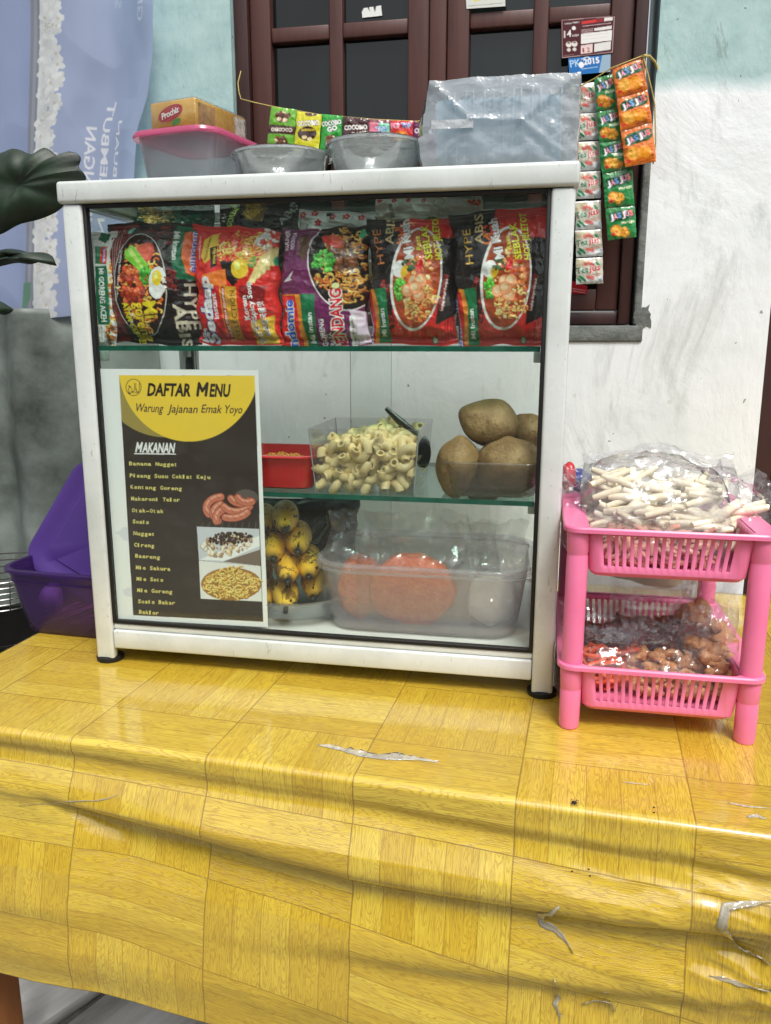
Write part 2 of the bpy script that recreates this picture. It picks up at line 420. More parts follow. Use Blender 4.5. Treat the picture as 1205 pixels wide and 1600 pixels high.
# ---------------------------------------------------------------- shared materials
m_alu = M('white_aluminium', (208, 214, 211), 0.30, 0.5, 0.05, 12, 240, 0.00015, coat=0.2, c2=(192, 199, 194), detail=9)
def alu_mat():
    m, nt, N, L, p = newmat('white_aluminium'); v = coords(nt)
    f = noise_node(nt, v, 9, 8, .65); s1 = noise_node(nt, coords(nt, 'Object', (1, 1, .25)), 160, 5, .7, .4); s2 = noise_node(nt, v, 420, 2, .5)
    c = ramp(nt, f, [(.3, C4(184, 191, 186)), (.6, C4(208, 213, 210))])
    c = mixc(nt, mth(nt, 'MULTIPLY', mth(nt, 'GREATER_THAN', s1, .66), .45), c, C4(140, 138, 126)); c = mixc(nt, mth(nt, 'MULTIPLY', mth(nt, 'GREATER_THAN', s2, .74), .6), c, C4(90, 88, 80))
    L.new(c, p.inputs['Base Color']); L.new(ramp(nt, f, [(.3, (.42,)*3+(1,)), (.7, (.24,)*3+(1,))]), p.inputs['Roughness']); p.inputs['Coat Weight'].default_value = .25; p.inputs['Coat Roughness'].default_value = .1
    bump(nt, s1, p, .0002); return m
m_alu = alu_mat()
m_rubber = M('black_rubber', (16, 16, 17), 0.55, 0.4)
def glass_mat(name, tint, ior=1.5, gain=1.0, rough=0.0, milk=0.0):
    return film(name, tint, milk, (210, 225, 220), rough, None, gloss=gain, ior=ior)
m_glass = film('window_glass_clear', (250, 253, 251), 0.010, (220, 228, 225), 0.01, None, gloss=0.9, streak=14)
m_edge = M('glass_edge_green', (18, 92, 74), 0.15, 0.6, 0.25, 60, coat=0.3)
m_shelf = film('shelf_glass', (226, 244, 237), 0.012, (200, 225, 215), 0.01, None, gloss=1.0)
m_acryl = film('clear_acrylic', (250, 250, 250), 0.02, (230, 232, 235), 0.03, None, gloss=1.3, streak=18)
m_acryl_edge = M('acrylic_edge', (150, 160, 165), 0.2, 0.5)

def pane(name, parent, x0, x1, y0, y1, z0, z1, mat=None, edge=None, thin='y'):
    """a glass sheet with its own thickness; narrow faces take the edge material"""
    bm = bmesh.new(); bx(bm, x0, x1, y0, y1, z0, z1)
    ax = {'x': 0, 'y': 1, 'z': 2}[thin]
    for f in bm.faces: f.material_index = 0 if abs(f.normal[ax]) > .5 else 1
    return ob_from_bm(name, bm, None, parent, mats=[mat or m_glass, edge or m_edge])

# ---------------------------------------------------------------- ground and surroundings
def ground_mat():
    m, nt, N, L, p = newmat('concrete_ground'); v = coords(nt)
    f = noise_node(nt, v, 3, 8, .65); g = noise_node(nt, v, 40, 6)
    c = ramp(nt, f, [(.3, C4(72, 70, 65)), (.7, C4(118, 115, 108))]); c = mixc(nt, .35, c, ramp(nt, g, [(.35, C4(70, 67, 62)), (.7, C4(165, 162, 154))]))
    L.new(c, p.inputs['Base Color']); p.inputs['Roughness'].default_value = .9; bump(nt, g, p, .003); return m
g = box('ground', ground_mat(), None, -60, 60, -60, 60, -0.85, -0.75); tag(g, 'grey concrete yard ground under and around the stall table', kind='structure')

# ---------------------------------------------------------------- house wall with window and door frame
def wall_mat():
    m, nt, N, L, p = newmat('painted_plaster'); v = coords(nt)
    sx = N.new('ShaderNodeSeparateXYZ'); L.new(v, sx.inputs[0])
    n1 = noise_node(nt, v, 5, 6, .6); n2 = noise_node(nt, v, 1.6, 5, .65); n3 = noise_node(nt, v, 26, 6, .7); n4 = noise_node(nt, v, 120, 4)
    white = ramp(nt, n2, [(.28, C4(196, 204, 204)), (.46, C4(224, 229, 230)), (.7, C4(238, 241, 243))])
    mp = N.new('ShaderNodeMapping'); mp.inputs['Scale'].default_value = (1, 1, .35); L.new(v, mp.inputs[0])
    st = noise_node(nt, mp.outputs[0], 11, 8, .75, .6)
    white = mixc(nt, mth(nt, 'MULTIPLY', mth(nt, 'GREATER_THAN', st, .54), mth(nt, 'MULTIPLY', mth(nt, 'SUBTRACT', st, .54), 3.2)), white, C4(140, 146, 138))
    blue = ramp(nt, n3, [(.3, C4(144, 174, 174)), (.55, C4(164, 192, 190)), (.8, C4(180, 203, 200))])
    blue = mixc(nt, mth(nt, 'MULTIPLY', mth(nt, 'GREATER_THAN', st, .62), .5), blue, C4(120, 140, 132))
    # the colour border: high on the left, falling level on the right pillar
    zz = mth(nt, 'ADD', sx.outputs[2], mth(nt, 'MULTIPLY', mth(nt, 'SUBTRACT', n1, .5), .06))
    zz = mth(nt, 'ADD', zz, mth(nt, 'MULTIPLY', mth(nt, 'SUBTRACT', n3, .5), .03))
    left = mth(nt, 'LESS_THAN', sx.outputs[0], 0.0)
    thr = mth(nt, 'ADD', mth(nt, 'MULTIPLY', left, .56-.648), .648)
    thr = mth(nt, 'ADD', thr, mth(nt, 'MULTIPLY', sx.outputs[0], .035))
    msk = mth(nt, 'MINIMUM', mth(nt, 'MAXIMUM', mth(nt, 'MULTIPLY', mth(nt, 'SUBTRACT', zz, thr), 42.0), 0.0), 1.0)
    c = mixc(nt, msk, white, blue)
    vo = N.new('ShaderNodeTexVoronoi'); vo.inputs['Scale'].default_value = 17; L.new(v, vo.inputs['Vector'])
    chip = mth(nt, 'LESS_THAN', mth(nt, 'ADD', vo.outputs['Distance'], mth(nt, 'MULTIPLY', n3, .22)), .155)
    c = mixc(nt, mth(nt, 'MULTIPLY', chip, .8), c, C4(205, 208, 200))
    spot = mth(nt, 'GREATER_THAN', noise_node(nt, v, 75, 2, .5), .735)
    c = mixc(nt, mth(nt, 'MULTIPLY', spot, .7), c, C4(90, 92, 88))
    L.new(c, p.inputs['Base Color']); p.inputs['Roughness'].default_value = .72
    b1 = bump(nt, noise_node(nt, coords(nt, 'Object', (1, 1, .6)), 7, 8, .62, .6), None, .005)
    b2 = N.new('ShaderNodeBump'); b2.inputs['Distance'].default_value = .0006; L.new(n3, b2.inputs['Height']); L.new(b1, b2.inputs['Normal'])
    b3 = N.new('ShaderNodeBump'); b3.inputs['Distance'].default_value = .0008; L.new(msk, b3.inputs['Height']); b3.invert = True; L.new(b2.outputs[0], b3.inputs['Normal'])
    L.new(b3.outputs[0], p.inputs['Normal']); return m
def wood_paint(name, c, c2, rough=.45):
    m, nt, N, L, p = newmat(name); v = coords(nt, 'Object', (1, 1, .08))
    f = noise_node(nt, v, 90, 5, .6, .3); f2 = noise_node(nt, coords(nt), 6, 4)
    L.new(mixc(nt, .4, ramp(nt, f, [(.3, C4(*c2)), (.7, C4(*c))]), ramp(nt, f2, [(.3, C4(*c2)), (.7, C4(*c))])), p.inputs['Base Color'])
    p.inputs['Roughness'].default_value = rough; bump(nt, f, p, .0006); return m
m_wall = wall_mat()
m_sash = wood_paint('brown_sash_paint', (88, 52, 45), (66, 38, 34))
m_frame = wood_paint('dark_brown_frame_paint', (66, 38, 34), (48, 27, 25))
m_cement = M('raw_cement', (122, 126, 122), .9, .3, .3, 30, 90, .003, c2=(72, 76, 74))
WX0, WX1, WZ0 = -.229, .357, .352
house = thing('house_wall', 'house front of patchy white and pale blue plaster with brown window behind the stall', 'house wall', (0, .43, -.75))
def hbox(name, mat, x0, x1, y0, y1, z0, z1, parent=house, bev=0.0):
    o = box(name, mat, None, x0, x1, y0, y1, z0, z1, bev)
    me = o.data; off = Vector((0, .43, -.75)) if parent is house else Vector((0, 0, 0))
    if parent is not None:
        for vv in me.vertices: vv.co -= off
        o.parent = parent
    return o
bm = bmesh.new()
for a in ((-.41, WX0, .43, .56, -.75, 2.3), (WX1, .525, .43, .56, -.75, 2.3), (WX0, WX1, .43, .56, -.75, WZ0), (WX0, WX1, .43, .56, 1.35, 2.3)): bx(bm, *a)
wobj = ob_from_bm('wall', bm, m_wall)
for vv in wobj.data.vertices: vv.co -= Vector((0, .43, 0))
wobj.parent = house; wobj.location = (0, 0, .75)
# unseen wall added behind the camera to darken reflections and cut frontal light
blocker = thing('added_light_block', 'dull brown green unseen wall added behind the camera to block low light', 'wall', (0, -5.5, -.75))
box('wall', M('light_block_wall', (74, 78, 60), .9, .2, .3, 3, 8, .02, c2=(44, 44, 36)), blocker, -14, 14, -.3, 0, 0, 2.5)
hbox('window_sill', m_cement, WX0, WX1+.004, .427, .50, WZ0-.001, .373, bev=.002)
bm = bmesh.new(); bx(bm, WX1-.009, WX1+.0015, .4285, .50, .374, .60, .003)
rr = random.Random(4); vs = [bm.verts.new((WX1+.004+(.011+rr.uniform(-.004, .004))*cos(2*pi*k/18), .4286, .384+(.017+rr.uniform(-.006, .006))*sin(2*pi*k/18))) for k in range(18)]
fq = bm.faces.new(vs); rx_ = bmesh.ops.extrude_face_region(bm, geom=[fq])
for v_ in rx_['geom']:
    if isinstance(v_, bmesh.types.BMVert): v_.co.y += .0012
o = ob_from_bm('reveal_patch', bm, m_cement)
for vv in o.data.vertices: vv.co -= Vector((0, .43, -.75))
o.parent = house; o['label'] = 'rough grey cement patch at the window corner'
# frame (jambs, header, sill rail)
def multi(name, mat, boxes, parent=house, bev=.0015):
    bm = bmesh.new()
    for a in boxes: bx(bm, *a, bev)
    o = ob_from_bm(name, bm, mat, sm=rad(50))
    if parent is house:
        for vv in o.data.vertices: vv.co -= Vector((0, .43, -.75))
    o.parent = parent; return o
YF = .447                                     # front of the frame, set back in the opening
multi('window_frame', m_frame, [(WX0+.001, -.208, YF-.006, .52, .375, 1.35), (.328, WX1-.013, YF-.006, .52, .375, 1.35), (-.2075, .3275, YF, .52, .375, .392), (-.2075, .3275, YF, .52, 1.31, 1.35)])
m_pane = M('room_dark_glass', (25, 33, 30), .07, .5, .5, 5, c2=(3, 5, 5), detail=8, stretch=(1, 1, .35))  # near-black pane colour stands in for the unlit room behind the glass
def sash(x0, x1, c):
    zs = [.395, .424, .772, .792, 1.14, 1.16, 1.28, 1.306]
    y0 = YF+.003; y1 = y0+.03
    B = [(x0, x0+.030, y0, y1, zs[0], zs[-1]), (x1-.030, x1, y0, y1, zs[0], zs[-1]), (x0+.0301, x1-.0301, y0+.001, y1, zs[0], zs[1]), (x0+.0301, x1-.0301, y0+.001, y1, 1.28, zs[-1])]
    s_ = multi('window_sash', m_sash, B)
    mb = lambda a: tuple(a)
    off = Vector((0, .43, -.75))
    bars = [(c-.010, c+.010, y0+.004, y1-.004, zs[1], 1.28)]
    for z in (.772, 1.14):
        bars += [(x0+.0302, c-.0101, y0+.004, y1-.004, z, z+.02), (c+.0101, x1-.0302, y0+.004, y1-.004, z, z+.02)]
    for a in bars:
        bm = bmesh.new(); bx(bm, *a, .002)
        o = ob_from_bm('glazing_bar', bm, m_sash, sm=rad(50))
        for vv in o.data.vertices: vv.co -= off
        o.parent = s_
    for xa, xb in ((x0+.028, c-.009), (c+.009, x1-.028)):
        for za, zb in ((.420, .774), (.790, 1.142), (1.158, 1.284)):
            bm = bmesh.new(); bx(bm, xa, xb, y0+.016, y0+.019, za, zb)
            o = ob_from_bm('pane', bm, m_pane)
            for vv in o.data.vertices: vv.co -= off
            o.parent = s_
    return s_
sash(-.207, .0535, -.081); sash(.0785, .327, .2055)
multi('meeting_stile', m_sash, [(.0545, .0775, YF-.002, YF+.034, .394, 1.306)])
multi('door_frame', m_frame, [(.5265, .552, .45, .56, -.75, 1.4)])
multi('doorway_dark', M('doorway_shade', (26, 17, 16), .5, .4), [(.5535, 1.5, .49, .52, -.75, 1.4)])  # dark panel standing in for the unlit interior beyond the door frame

# ---------------------------------------------------------------- grey tarpaulin low on the left, printed banner above it
def tarp():
    nx, ny = 90, 60
    x = np.linspace(-1.15, -.352, nx)[None, :]; z = np.linspace(.40, -.12, ny)[:, None]
    X = x+0*z; Z = z+0*x
    Y = .375+.028*np.sin(X*38+1.2+2*fbm(X*3, Z*2, 5))*(1-.2*(Z-.1))+.02*fbm(X*9, Z*5, 9)-.10*np.clip(.10-Z, 0, 1)
    m, nt, N, L, p = newmat('grey_tarpaulin'); v = coords(nt)
    L.new(ramp(nt, noise_node(nt, v, 7, 7, .65), [(.3, C4(58, 65, 60)), (.7, C4(134, 143, 137))]), p.inputs['Base Color'])
    p.inputs['Roughness'].default_value = .5; bump(nt, noise_node(nt, v, 55, 5), p, .001)
    o = grid_mesh('tarpaulin', np.stack([X, Y, Z], -1), m); so_ = o.modifiers.new('thick', 'SOLIDIFY'); so_.thickness = .002
    tag(o, 'grey weathered tarpaulin sheet hanging in folds left of the cabinet, below the banner', 'tarpaulin')
tarp()
def banner():
    A = Art((0, 0), 2.869, [(-240, -170), (690, -170), (690, 1420), (-240, 1420)], dens=.8, ss=2, bg=(166, 178, 208))
    A.rect(-240, -170, 100, 1420, (152, 166, 200)); A.rect(100, -170, 152, 1420, (142, 146, 158)); A.rect(118, -170, 135, 1420, (160, 164, 174))
    r = A.rng
    A.rect(150, -170, 215, 1420, (226, 228, 228))
    for y in range(-160, 1420, 46):
        for k in range(5):
            cx = 175+r.uniform(0, 85); cy = y+r.uniform(-24, 24); q = r.uniform(20, 38)
            for j in range(5):
                a = j*1.256+r.rand(); g_ = r.randint(26); A.ell(cx+q*.62*cos(a), cy+q*.62*sin(a), q*.62, q*.42, (240-g_, 242-g_, 240-g_), a, .9)
            if r.rand() < .4: A.ell(cx, cy, 9, 8, (196, 184, 150), 0, .6)
    for y in (-100, 100, 520, 1180): A.noodles(190, y, 34, 50, [(206, 204, 190), (190, 186, 168)], 14, 3, 0, .5)
    A.poly([(90, 1260), (135, 1255), (130, 1330), (80, 1400)], (110, 150, 128))
    W_ = (232, 234, 240)
    A.text('KANDUNGAN', (384, 1160), (402, 560), 46, W_, .03, mirror=True)
    A.text('LEMBUT', (466, 836), (474, 440), 40, W_, .03, mirror=True)
    A.text('BAHAN', (452, 1330), (462, 975), 42, W_, .03, mirror=True)
    A.text('SEMBUAN', (540, 960), (554, 530), 26, W_, .02, mirror=True)
    A.text('GROS', (606, 88), (618, -170), 32, (206, 214, 230), .01, mirror=True); A.text('SM', (484, 12), (488, -100), 30, (186, 198, 218), .01, mirror=True)
    def edge(u, v):
        px, py = A.uv2px(u, v); e = np.interp(py, [-60, 0, 90, 150, 200, 260, 500], [0, 0, -2, -10, -26, -30, -45])
        k = np.clip((px+20)/250, 0, 1)**2
        return e*k, 4*np.sin(px*.03)*v**3
    def off(u, v):
        return .010*np.sin(u*13+2*fbm(u*2, v*1.2, 4)+v*1.2)+.004*fbm(u*3, v*4, 8, 2)+.0016*ridge(u*3+v*1.5, v*3-u, 11, 2)-.01
    m, nt, N, L, p = newmat('banner_cloth'); N.remove(p)
    a = N.new('ShaderNodeAttribute'); a.attribute_name = 'print'
    d = N.new('ShaderNodeBsdfPrincipled'); d.inputs['Roughness'].default_value = .45; L.new(a.outputs['Color'], d.inputs['Base Color'])
    t = N.new('ShaderNodeBsdfTranslucent'); L.new(a.outputs['Color'], t.inputs[0]); x = N.new('ShaderNodeMixShader'); x.inputs[0].default_value = .45
    L.new(d.outputs[0], x.inputs[1]); L.new(t.outputs[0], x.inputs[2]); L.new(x.outputs[0], N['Material Output'].inputs[0])
    bump(nt, noise_node(nt, coords(nt, 'Object', (1, 1, .4)), 16, 3, .5), d, .0012)
    u, v = A.uvgrid(); px, py = A.uv2px(u, v); dx, dy = edge(u, v)
    co = unproj(px+dx, py+dy, 1, .385); co[..., 1] -= off(u, v)
    o = grid_mesh('banner', co, m, col=A.colors())
    tag(o, 'lavender blue banner with white flowers and reversed lettering hanging left of the window', 'banner')
banner()

# ---------------------------------------------------------------- table and its vinyl cloth
TH = rad(-3.4); E1 = np.array([cos(TH), sin(TH)]); E2 = np.array([-sin(TH), cos(TH)]); T0 = np.array([-.177, -.160])
table = thing('table', 'wooden table under the yellow vinyl cloth, one leg showing bottom left', 'table', (T0[0], T0[1], -.75), TH)
m_tw = wood_paint('table_leg_wood', (176, 116, 66), (146, 90, 48), .5)
box('table_top', m_tw, table, -.205, 1.0, .012, .60, .722, .7485, .002)
box('apron', m_tw, table, -.16, .96, .04, .062, .65, .7215, .001)
for x, y in ((-.170, .035), (.93, .035), (-.170, .52), (.93, .52)): box('leg', m_tw, table, x-.024, x+.024, y-.02, y+.028, 0, .7215, .002)

def cloth_mat():
    m, nt, N, L, p = newmat('parquet_print_vinyl')
    tc = N.new('ShaderNodeTexCoord'); sp = N.new('ShaderNodeSeparateXYZ'); L.new(tc.outputs['UV'], sp.inputs[0])
    u, v = sp.outputs[0], sp.outputs[1]
    fu = mth(nt, 'FRACT', u); fv = mth(nt, 'FRACT', v); iu = mth(nt, 'FLOOR', u); iv = mth(nt, 'FLOOR', v)
    par = mth(nt, 'FLOORED_MODULO', mth(nt, 'ADD', mth(nt, 'ADD', iu, iv), 1.0), 2.0)           # 0: strips side by side across s; 1: strips stacked
    def sel(a, b):                                                        # par ? b : a
        return mth(nt, 'ADD', mth(nt, 'MULTIPLY', a, mth(nt, 'SUBTRACT', 1.0, par)), mth(nt, 'MULTIPLY', b, par))
    across = sel(mth(nt, 'MULTIPLY', fu, 5.0), mth(nt, 'MULTIPLY', fv, 4.0)); along = sel(v, u)
    k = mth(nt, 'FLOOR', across); fk = mth(nt, 'FRACT', across)
    cb = N.new('ShaderNodeCombineXYZ'); L.new(iu, cb.inputs[0]); L.new(iv, cb.inputs[1]); L.new(k, cb.inputs[2])
    wnz = N.new('ShaderNodeTexWhiteNoise'); wnz.noise_dimensions = '3D'; L.new(cb.outputs[0], wnz.inputs['Vector']); rnd = wnz.outputs['Value']
    # distances to strip edges and tile edges
    def edged(f): return mth(nt, 'MINIMUM', f, mth(nt, 'SUBTRACT', 1.0, f))
    ds = edged(fk); dt = mth(nt, 'MINIMUM', edged(fu), edged(fv))
    line = mth(nt, 'MAXIMUM', mth(nt, 'MULTIPLY', mth(nt, 'LESS_THAN', ds, .017), .42), mth(nt, 'MULTIPLY', mth(nt, 'LESS_THAN', dt, .0046), .7))
    g3 = N.new('ShaderNodeCombineXYZ'); L.new(mth(nt, 'MULTIPLY', along, 1.0), g3.inputs[0]); L.new(mth(nt, 'ADD', fk, mth(nt, 'MULTIPLY', rnd, 40)), g3.inputs[1]); L.new(mth(nt, 'MULTIPLY', rnd, 9), g3.inputs[2])
    mpf = N.new('ShaderNodeMapping'); mpf.inputs['Scale'].default_value = (1.9, 17, 1); L.new(g3.outputs[0], mpf.inputs[0])
    fine = noise_node(nt, mpf.outputs[0], 2.2, 4, .6, .22)
    mpc = N.new('ShaderNodeMapping'); mpc.inputs['Scale'].default_value = (.9, 1.5, 1); L.new(g3.outputs[0], mpc.inputs[0])
    big = noise_node(nt, mpc.outputs[0], 1.5, 2, .45, .2)
    rings = mth(nt, 'FRACT', mth(nt, 'ADD', mth(nt, 'MULTIPLY', big, 20), mth(nt, 'MULTIPLY', fine, 1.2)))
    tri_ = mth(nt, 'ABSOLUTE', mth(nt, 'SUBTRACT', rings, .5)); rl = mth(nt, 'MAXIMUM', mth(nt, 'MINIMUM', mth(nt, 'MULTIPLY', mth(nt, 'SUBTRACT', tri_, .30), 7.0), 1.0), 0.0)
    dash = mth(nt, 'MAXIMUM', mth(nt, 'MINIMUM', mth(nt, 'MULTIPLY', mth(nt, 'SUBTRACT', .46, fine), 9.0), 1.0), 0.0)
    gr = mth(nt, 'MAXIMUM', mth(nt, 'MULTIPLY', rl, .46), mth(nt, 'MULTIPLY', dash, .66))
    base = ramp(nt, rnd, [(0, C4(194, 164, 52)), (.5, C4(204, 175, 58)), (1, C4(212, 187, 72))])
    base = mixc(nt, mth(nt, 'MULTIPLY', mth(nt, 'SUBTRACT', big, .3), .6), base, C4(184, 146, 46))
    c = mixc(nt, gr, base, C4(146, 106, 34)); c = mixc(nt, line, c, C4(124, 94, 34))
    ob = coords(nt)
    dirt = noise_node(nt, ob, 9, 6, .7)
    c = mixc(nt, mth(nt, 'MULTIPLY', mth(nt, 'MAXIMUM', mth(nt, 'SUBTRACT', dirt, .58), 0.0), 1.6), c, C4(150, 126, 70))
    L.new(c, p.inputs['Base Color']); p.inputs['Specular IOR Level'].default_value = .55
    L.new(ramp(nt, noise_node(nt, ob, 14, 5, .6), [(.3, (.12,)*3+(1,)), (.75, (.24,)*3+(1,))]), p.inputs['Roughness'])
    p.inputs['Coat Weight'].default_value = .9; p.inputs['Coat Roughness'].default_value = .10; p.inputs['Coat IOR'].default_value = 1.6
    b = bump(nt, noise_node(nt, ob, 20, 4, .55), None, .0012); b2 = N.new('ShaderNodeBump'); b2.inputs['Distance'].default_value = .00015; L.new(gr, b2.inputs['Height']); L.new(b, b2.inputs['Normal'])
    L.new(b2.outputs[0], p.inputs['Normal']); return m
def cloth():
    ns = 460; S = np.linspace(-.205, .93, ns)
    R = .0055
    tv = np.concatenate([np.linspace(-.60, -.02, 60), np.linspace(-.02, R*1.5708, 30)[1:], np.linspace(R*1.5708, .30, 240)[1:]])
    s, t = np.meshgrid(S, tv)
    # rounded edge
    th = np.clip(t/R, 0, pi/2)
    yy = np.where(t < 0, -t, 0) - R*np.sin(th)         # inwards positive
    zz = -R*(1-np.cos(th))
    d = np.clip(t-R*pi/2, 0, None); zz = zz-d
    sx = s+T0[0]                                        # about world x
    # sawtooth folds running along the front: distance below the edge of each crease
    f = 0*s
    wob = .005*fbm(sx*5, d*0, 21, 3)
    def fold(zc, w_, amp, fade=1.0):
        k = (d-zc)/w_
        return amp*fade*(-np.tanh(k)-1)+0*s
    zA = np.interp(sx, [-.25, -.17, -.04, .11, .27, .41], [.012, .013, .018, .021, .026, .028])+wob
    zB = np.interp(sx, [-.30, -.21, -.15, -.09, -.046, .018, .089, .218, .27, .353, .5], [.055, .068, .077, .082, .085, .092, .098, .092, .092, .084, .08])+wob
    zC = np.interp(sx, [-.2, .0, .10, .20, .274, .338, .421], [.20, .19, .178, .168, .160, .151, .140])+wob
    zD = np.interp(sx, [-.3, .1, .45], [.28, .25, .215])
    aB = np.interp(sx, [-.35, -.22, -.15, .0, .2, .35, .5], [.006, .0085, .0125, .0125, .0115, .011, .009])
    aA = np.interp(sx, [-.3, -.1, .1, .4], [.0050, .0042, .0050, .0055])
    aC = np.interp(sx, [-.05, .12, .25, .45], [.001, .004, .007, .008])
    f = fold(zA, .0075, 1)*aA + fold(zB, .0095, 1)*aB + fold(zC, .010, 1)*aC + fold(zD, .018, .002)
    # slow return between creases (faces up, catches the sky)
    rise = np.interp(d, [0, .012, .03, .066, .10, .15, .20, .24, .30], [0, .001, .007, .024, .030, .046, .056, .062, .066])
    f = f + rise*np.interp(sx, [-.3, 0, .4], [.9, 1, 1.05])
    # the pulled-up flap of cloth low on the left
    zl = np.interp(sx, [-.40, -.26, -.22, -.165, -.10], [.02, .058, .068, .094, .125])
    f = f + .009*(1/(1+np.exp(-(d-zl)/.0045)))*np.clip((-.115-sx)/.06, 0, 1)*np.exp(-np.clip(d-zl, 0, 1)/.16)
    # crumples at right
    cr = np.clip((sx-.22)/.2, 0, 1)
    f = f + cr*(.0035*ridge(sx*9+d*7, d*24-sx*5, 33, 3))*np.clip(d/.04, 0, 1)
    f = f + .0012*fbm(sx*7, d*16, 44, 3)*np.clip(d/.02, 0, 1)*2
    f = f*np.clip(d/.012, 0, 1)
    top = (.0006*fbm(sx*14, t*14, 50, 3)+.0012*np.clip((sx-.28)/.1, 0, 1)*ridge(sx*9+t*4, t*12, 52, 2))*(t < 0)*np.clip(-t/.02, 0, 1)
    Y = yy-f-.10*0; Z = zz+top
    hem = np.interp(sx, [-.35, -.27, -.136, .052, .12, .3, .6], [.222, .220, .226, .237, .245, .262, .28])
    # rescale d so that the last row lies on the hem
    Z = np.where(d > 0, -R-(d*hem[-1][None, :]/.2812), Z)
    X = T0[0]+E1[0]*s+E2[0]*Y; YW = T0[1]+E1[1]*s+E2[1]*Y
    co = np.stack([X, YW, Z], -1)
    uu = s/.1325; sf = np.clip((sx+.2)/.5, 0, 1)
    tt = np.where(t < 0, t, t*(1+.36*(1-sf)*np.clip(t/.04, 0, 1)))
    vv = (tt+.062)/.118
    o = grid_mesh('tablecloth', co, cloth_mat(), uv=np.stack([uu, vv], -1))
    so_ = o.modifiers.new('thick', 'SOLIDIFY'); so_.thickness = .0009; so_.offset = -1
    tag(o, 'shiny yellow parquet print vinyl cloth draped over the table', 'tablecloth')
    return o
cloth()

# ---------------------------------------------------------------- the glass display cabinet
H = .505; HW = .25; DP = .27
cab = thing('display_cabinet', 'white aluminium and glass display cabinet standing on the yellow tablecloth', 'display cabinet', (0, 0, 0))
def cbox(name, *a, bev=.003, mat=m_alu): return box(name, mat, cab, *a, bev, 3)
for i, (x, y) in enumerate(((-HW+.0115, .0064), (HW-.0115, .0064), (-HW+.0115, DP-.0115), (HW-.0115, DP-.0115))):
    dy_ = .0054 if i < 2 else .0105; cbox('post', x-.0105, x+.0105, y-dy_, y+dy_, .004, H-.0215, bev=.0032)
bm = bmesh.new()
for a in ((-HW-.002, HW+.002, -.002, .0225), (-HW-.002, HW+.002, DP-.0225, DP+.002), (-HW-.002, -HW+.0225, .023, DP-.023), (HW-.0225, HW+.002, .023, DP-.023)):
    bx(bm, a[0], a[1], a[2], a[3], H-.021, H, .0035, 3)
ob_from_bm('top_frame', bm, m_alu, cab, sm=rad(50))
for y0 in (.002, DP-.020):
    bm = bmesh.new(); bx(bm, -HW+.0225, HW-.0225, y0, y0+.018, .018, .0395, .002); bx(bm, -HW+.0225, HW-.0225, y0+.003, y0+.016, .040, .0465, .001)
    ob_from_bm('bottom_rail', bm, m_alu, cab, sm=rad(50))
for s_ in (-1, 1):
    x = s_*(HW-.011); bm = bmesh.new(); bx(bm, x-.009, x+.009, .0122, DP-.0225, .018, .0465, .002); ob_from_bm('side_rail', bm, m_alu, cab, sm=rad(50))
box('bottom_panel', M('white_panel', (222, 224, 220), .35, .5, .06), cab, -HW+.0206, HW-.0206, .0205, DP-.0205, .0405, .0465)
# black rubber gaskets round the front opening and sides
x0, x1, z0, z1 = -HW+.0221, HW-.0221, .0467, H-.0212
for a in ((x0, x0+.0038, .0035, .010, z0, z1), (x1-.0038, x1, .0035, .010, z0, z1), (x0+.0039, x1-.0039, .0035, .010, z0, z0+.004), (x0+.0039, x1-.0039, .0035, .010, z1-.004, z1)): box('gasket', m_rubber, cab, *a, .0008)
for sx_ in (-1, 1):
    xx = sx_*(HW-.0235)
    for ya, yb in ((.0119, .0150), (DP-.0275, DP-.0225)): box('gasket', m_rubber, cab, min(xx, xx+sx_*.008), max(xx, xx+sx_*.008), ya, yb, z0, z1)
box('gasket', m_rubber, cab, -HW+.0225, HW-.0225, DP-.0245, DP-.0226, z1-.012, z1)
pane('front_glass', cab, x0+.0030, x1-.0030, .005, .0085, z0+.003, z1-.003)
pane('side_glass', cab, -HW+.011, -HW+.0145, .0152, DP-.0225, z0, z1, thin='x'); pane('side_glass', cab, HW-.0145, HW-.011, .0152, DP-.0225, z0, z1, thin='x')
m_dkedge = M('dark_glass_edge', (52, 62, 58), .2, .5)
m_slide = film('sliding_glass_clear', (253, 254, 253), 0.004, (220, 228, 225), 0.01, None, gloss=0.7)
pane('sliding_glass', cab, x0, .037, DP-.0155, DP-.012, z0, z1-.012, m_slide, m_dkedge); pane('sliding_glass', cab, -.018, x1, DP-.0095, DP-.006, z0, z1-.012, m_slide, m_dkedge)
pane('top_glass', cab, -HW+.0215, HW-.0215, .0215, DP-.0215, H-.014, H-.010, mat=film('smoky_top_glass', (206, 216, 210), .04, (150, 160, 155), .02, None, gloss=1.2), thin='z')
pane('glass_shelf', cab, -HW+.017, HW-.0265, .0105, DP-.024, .3415, .3465, mat=m_shelf, thin='z')
pane('glass_shelf', cab, -HW+.017, HW-.0265, .0105, DP-.024, .1945, .1995, mat=m_shelf, thin='z')
for z in (.339, .192):
    for x in (-HW+.019, HW-.0285):
        for y in (.030, DP-.035): box('shelf_bracket', m_alu, cab, x-.004, x+.004, y-.006, y+.006, z-.008, z+.0022, .001)
for sx_ in (-1, 1):
    for y in (.012, DP-.012):
        bm = bmesh.new(); lathe(bm, [(0, .001), (.014, .001), (.0148, .0035), (.0148, .006), (.012, .0075), (0, .0075)], 24)
        o = ob_from_bm('foot', bm, m_rubber, cab, sm=rad(40)); o.location = (sx_*(HW-.0115), y, 0)

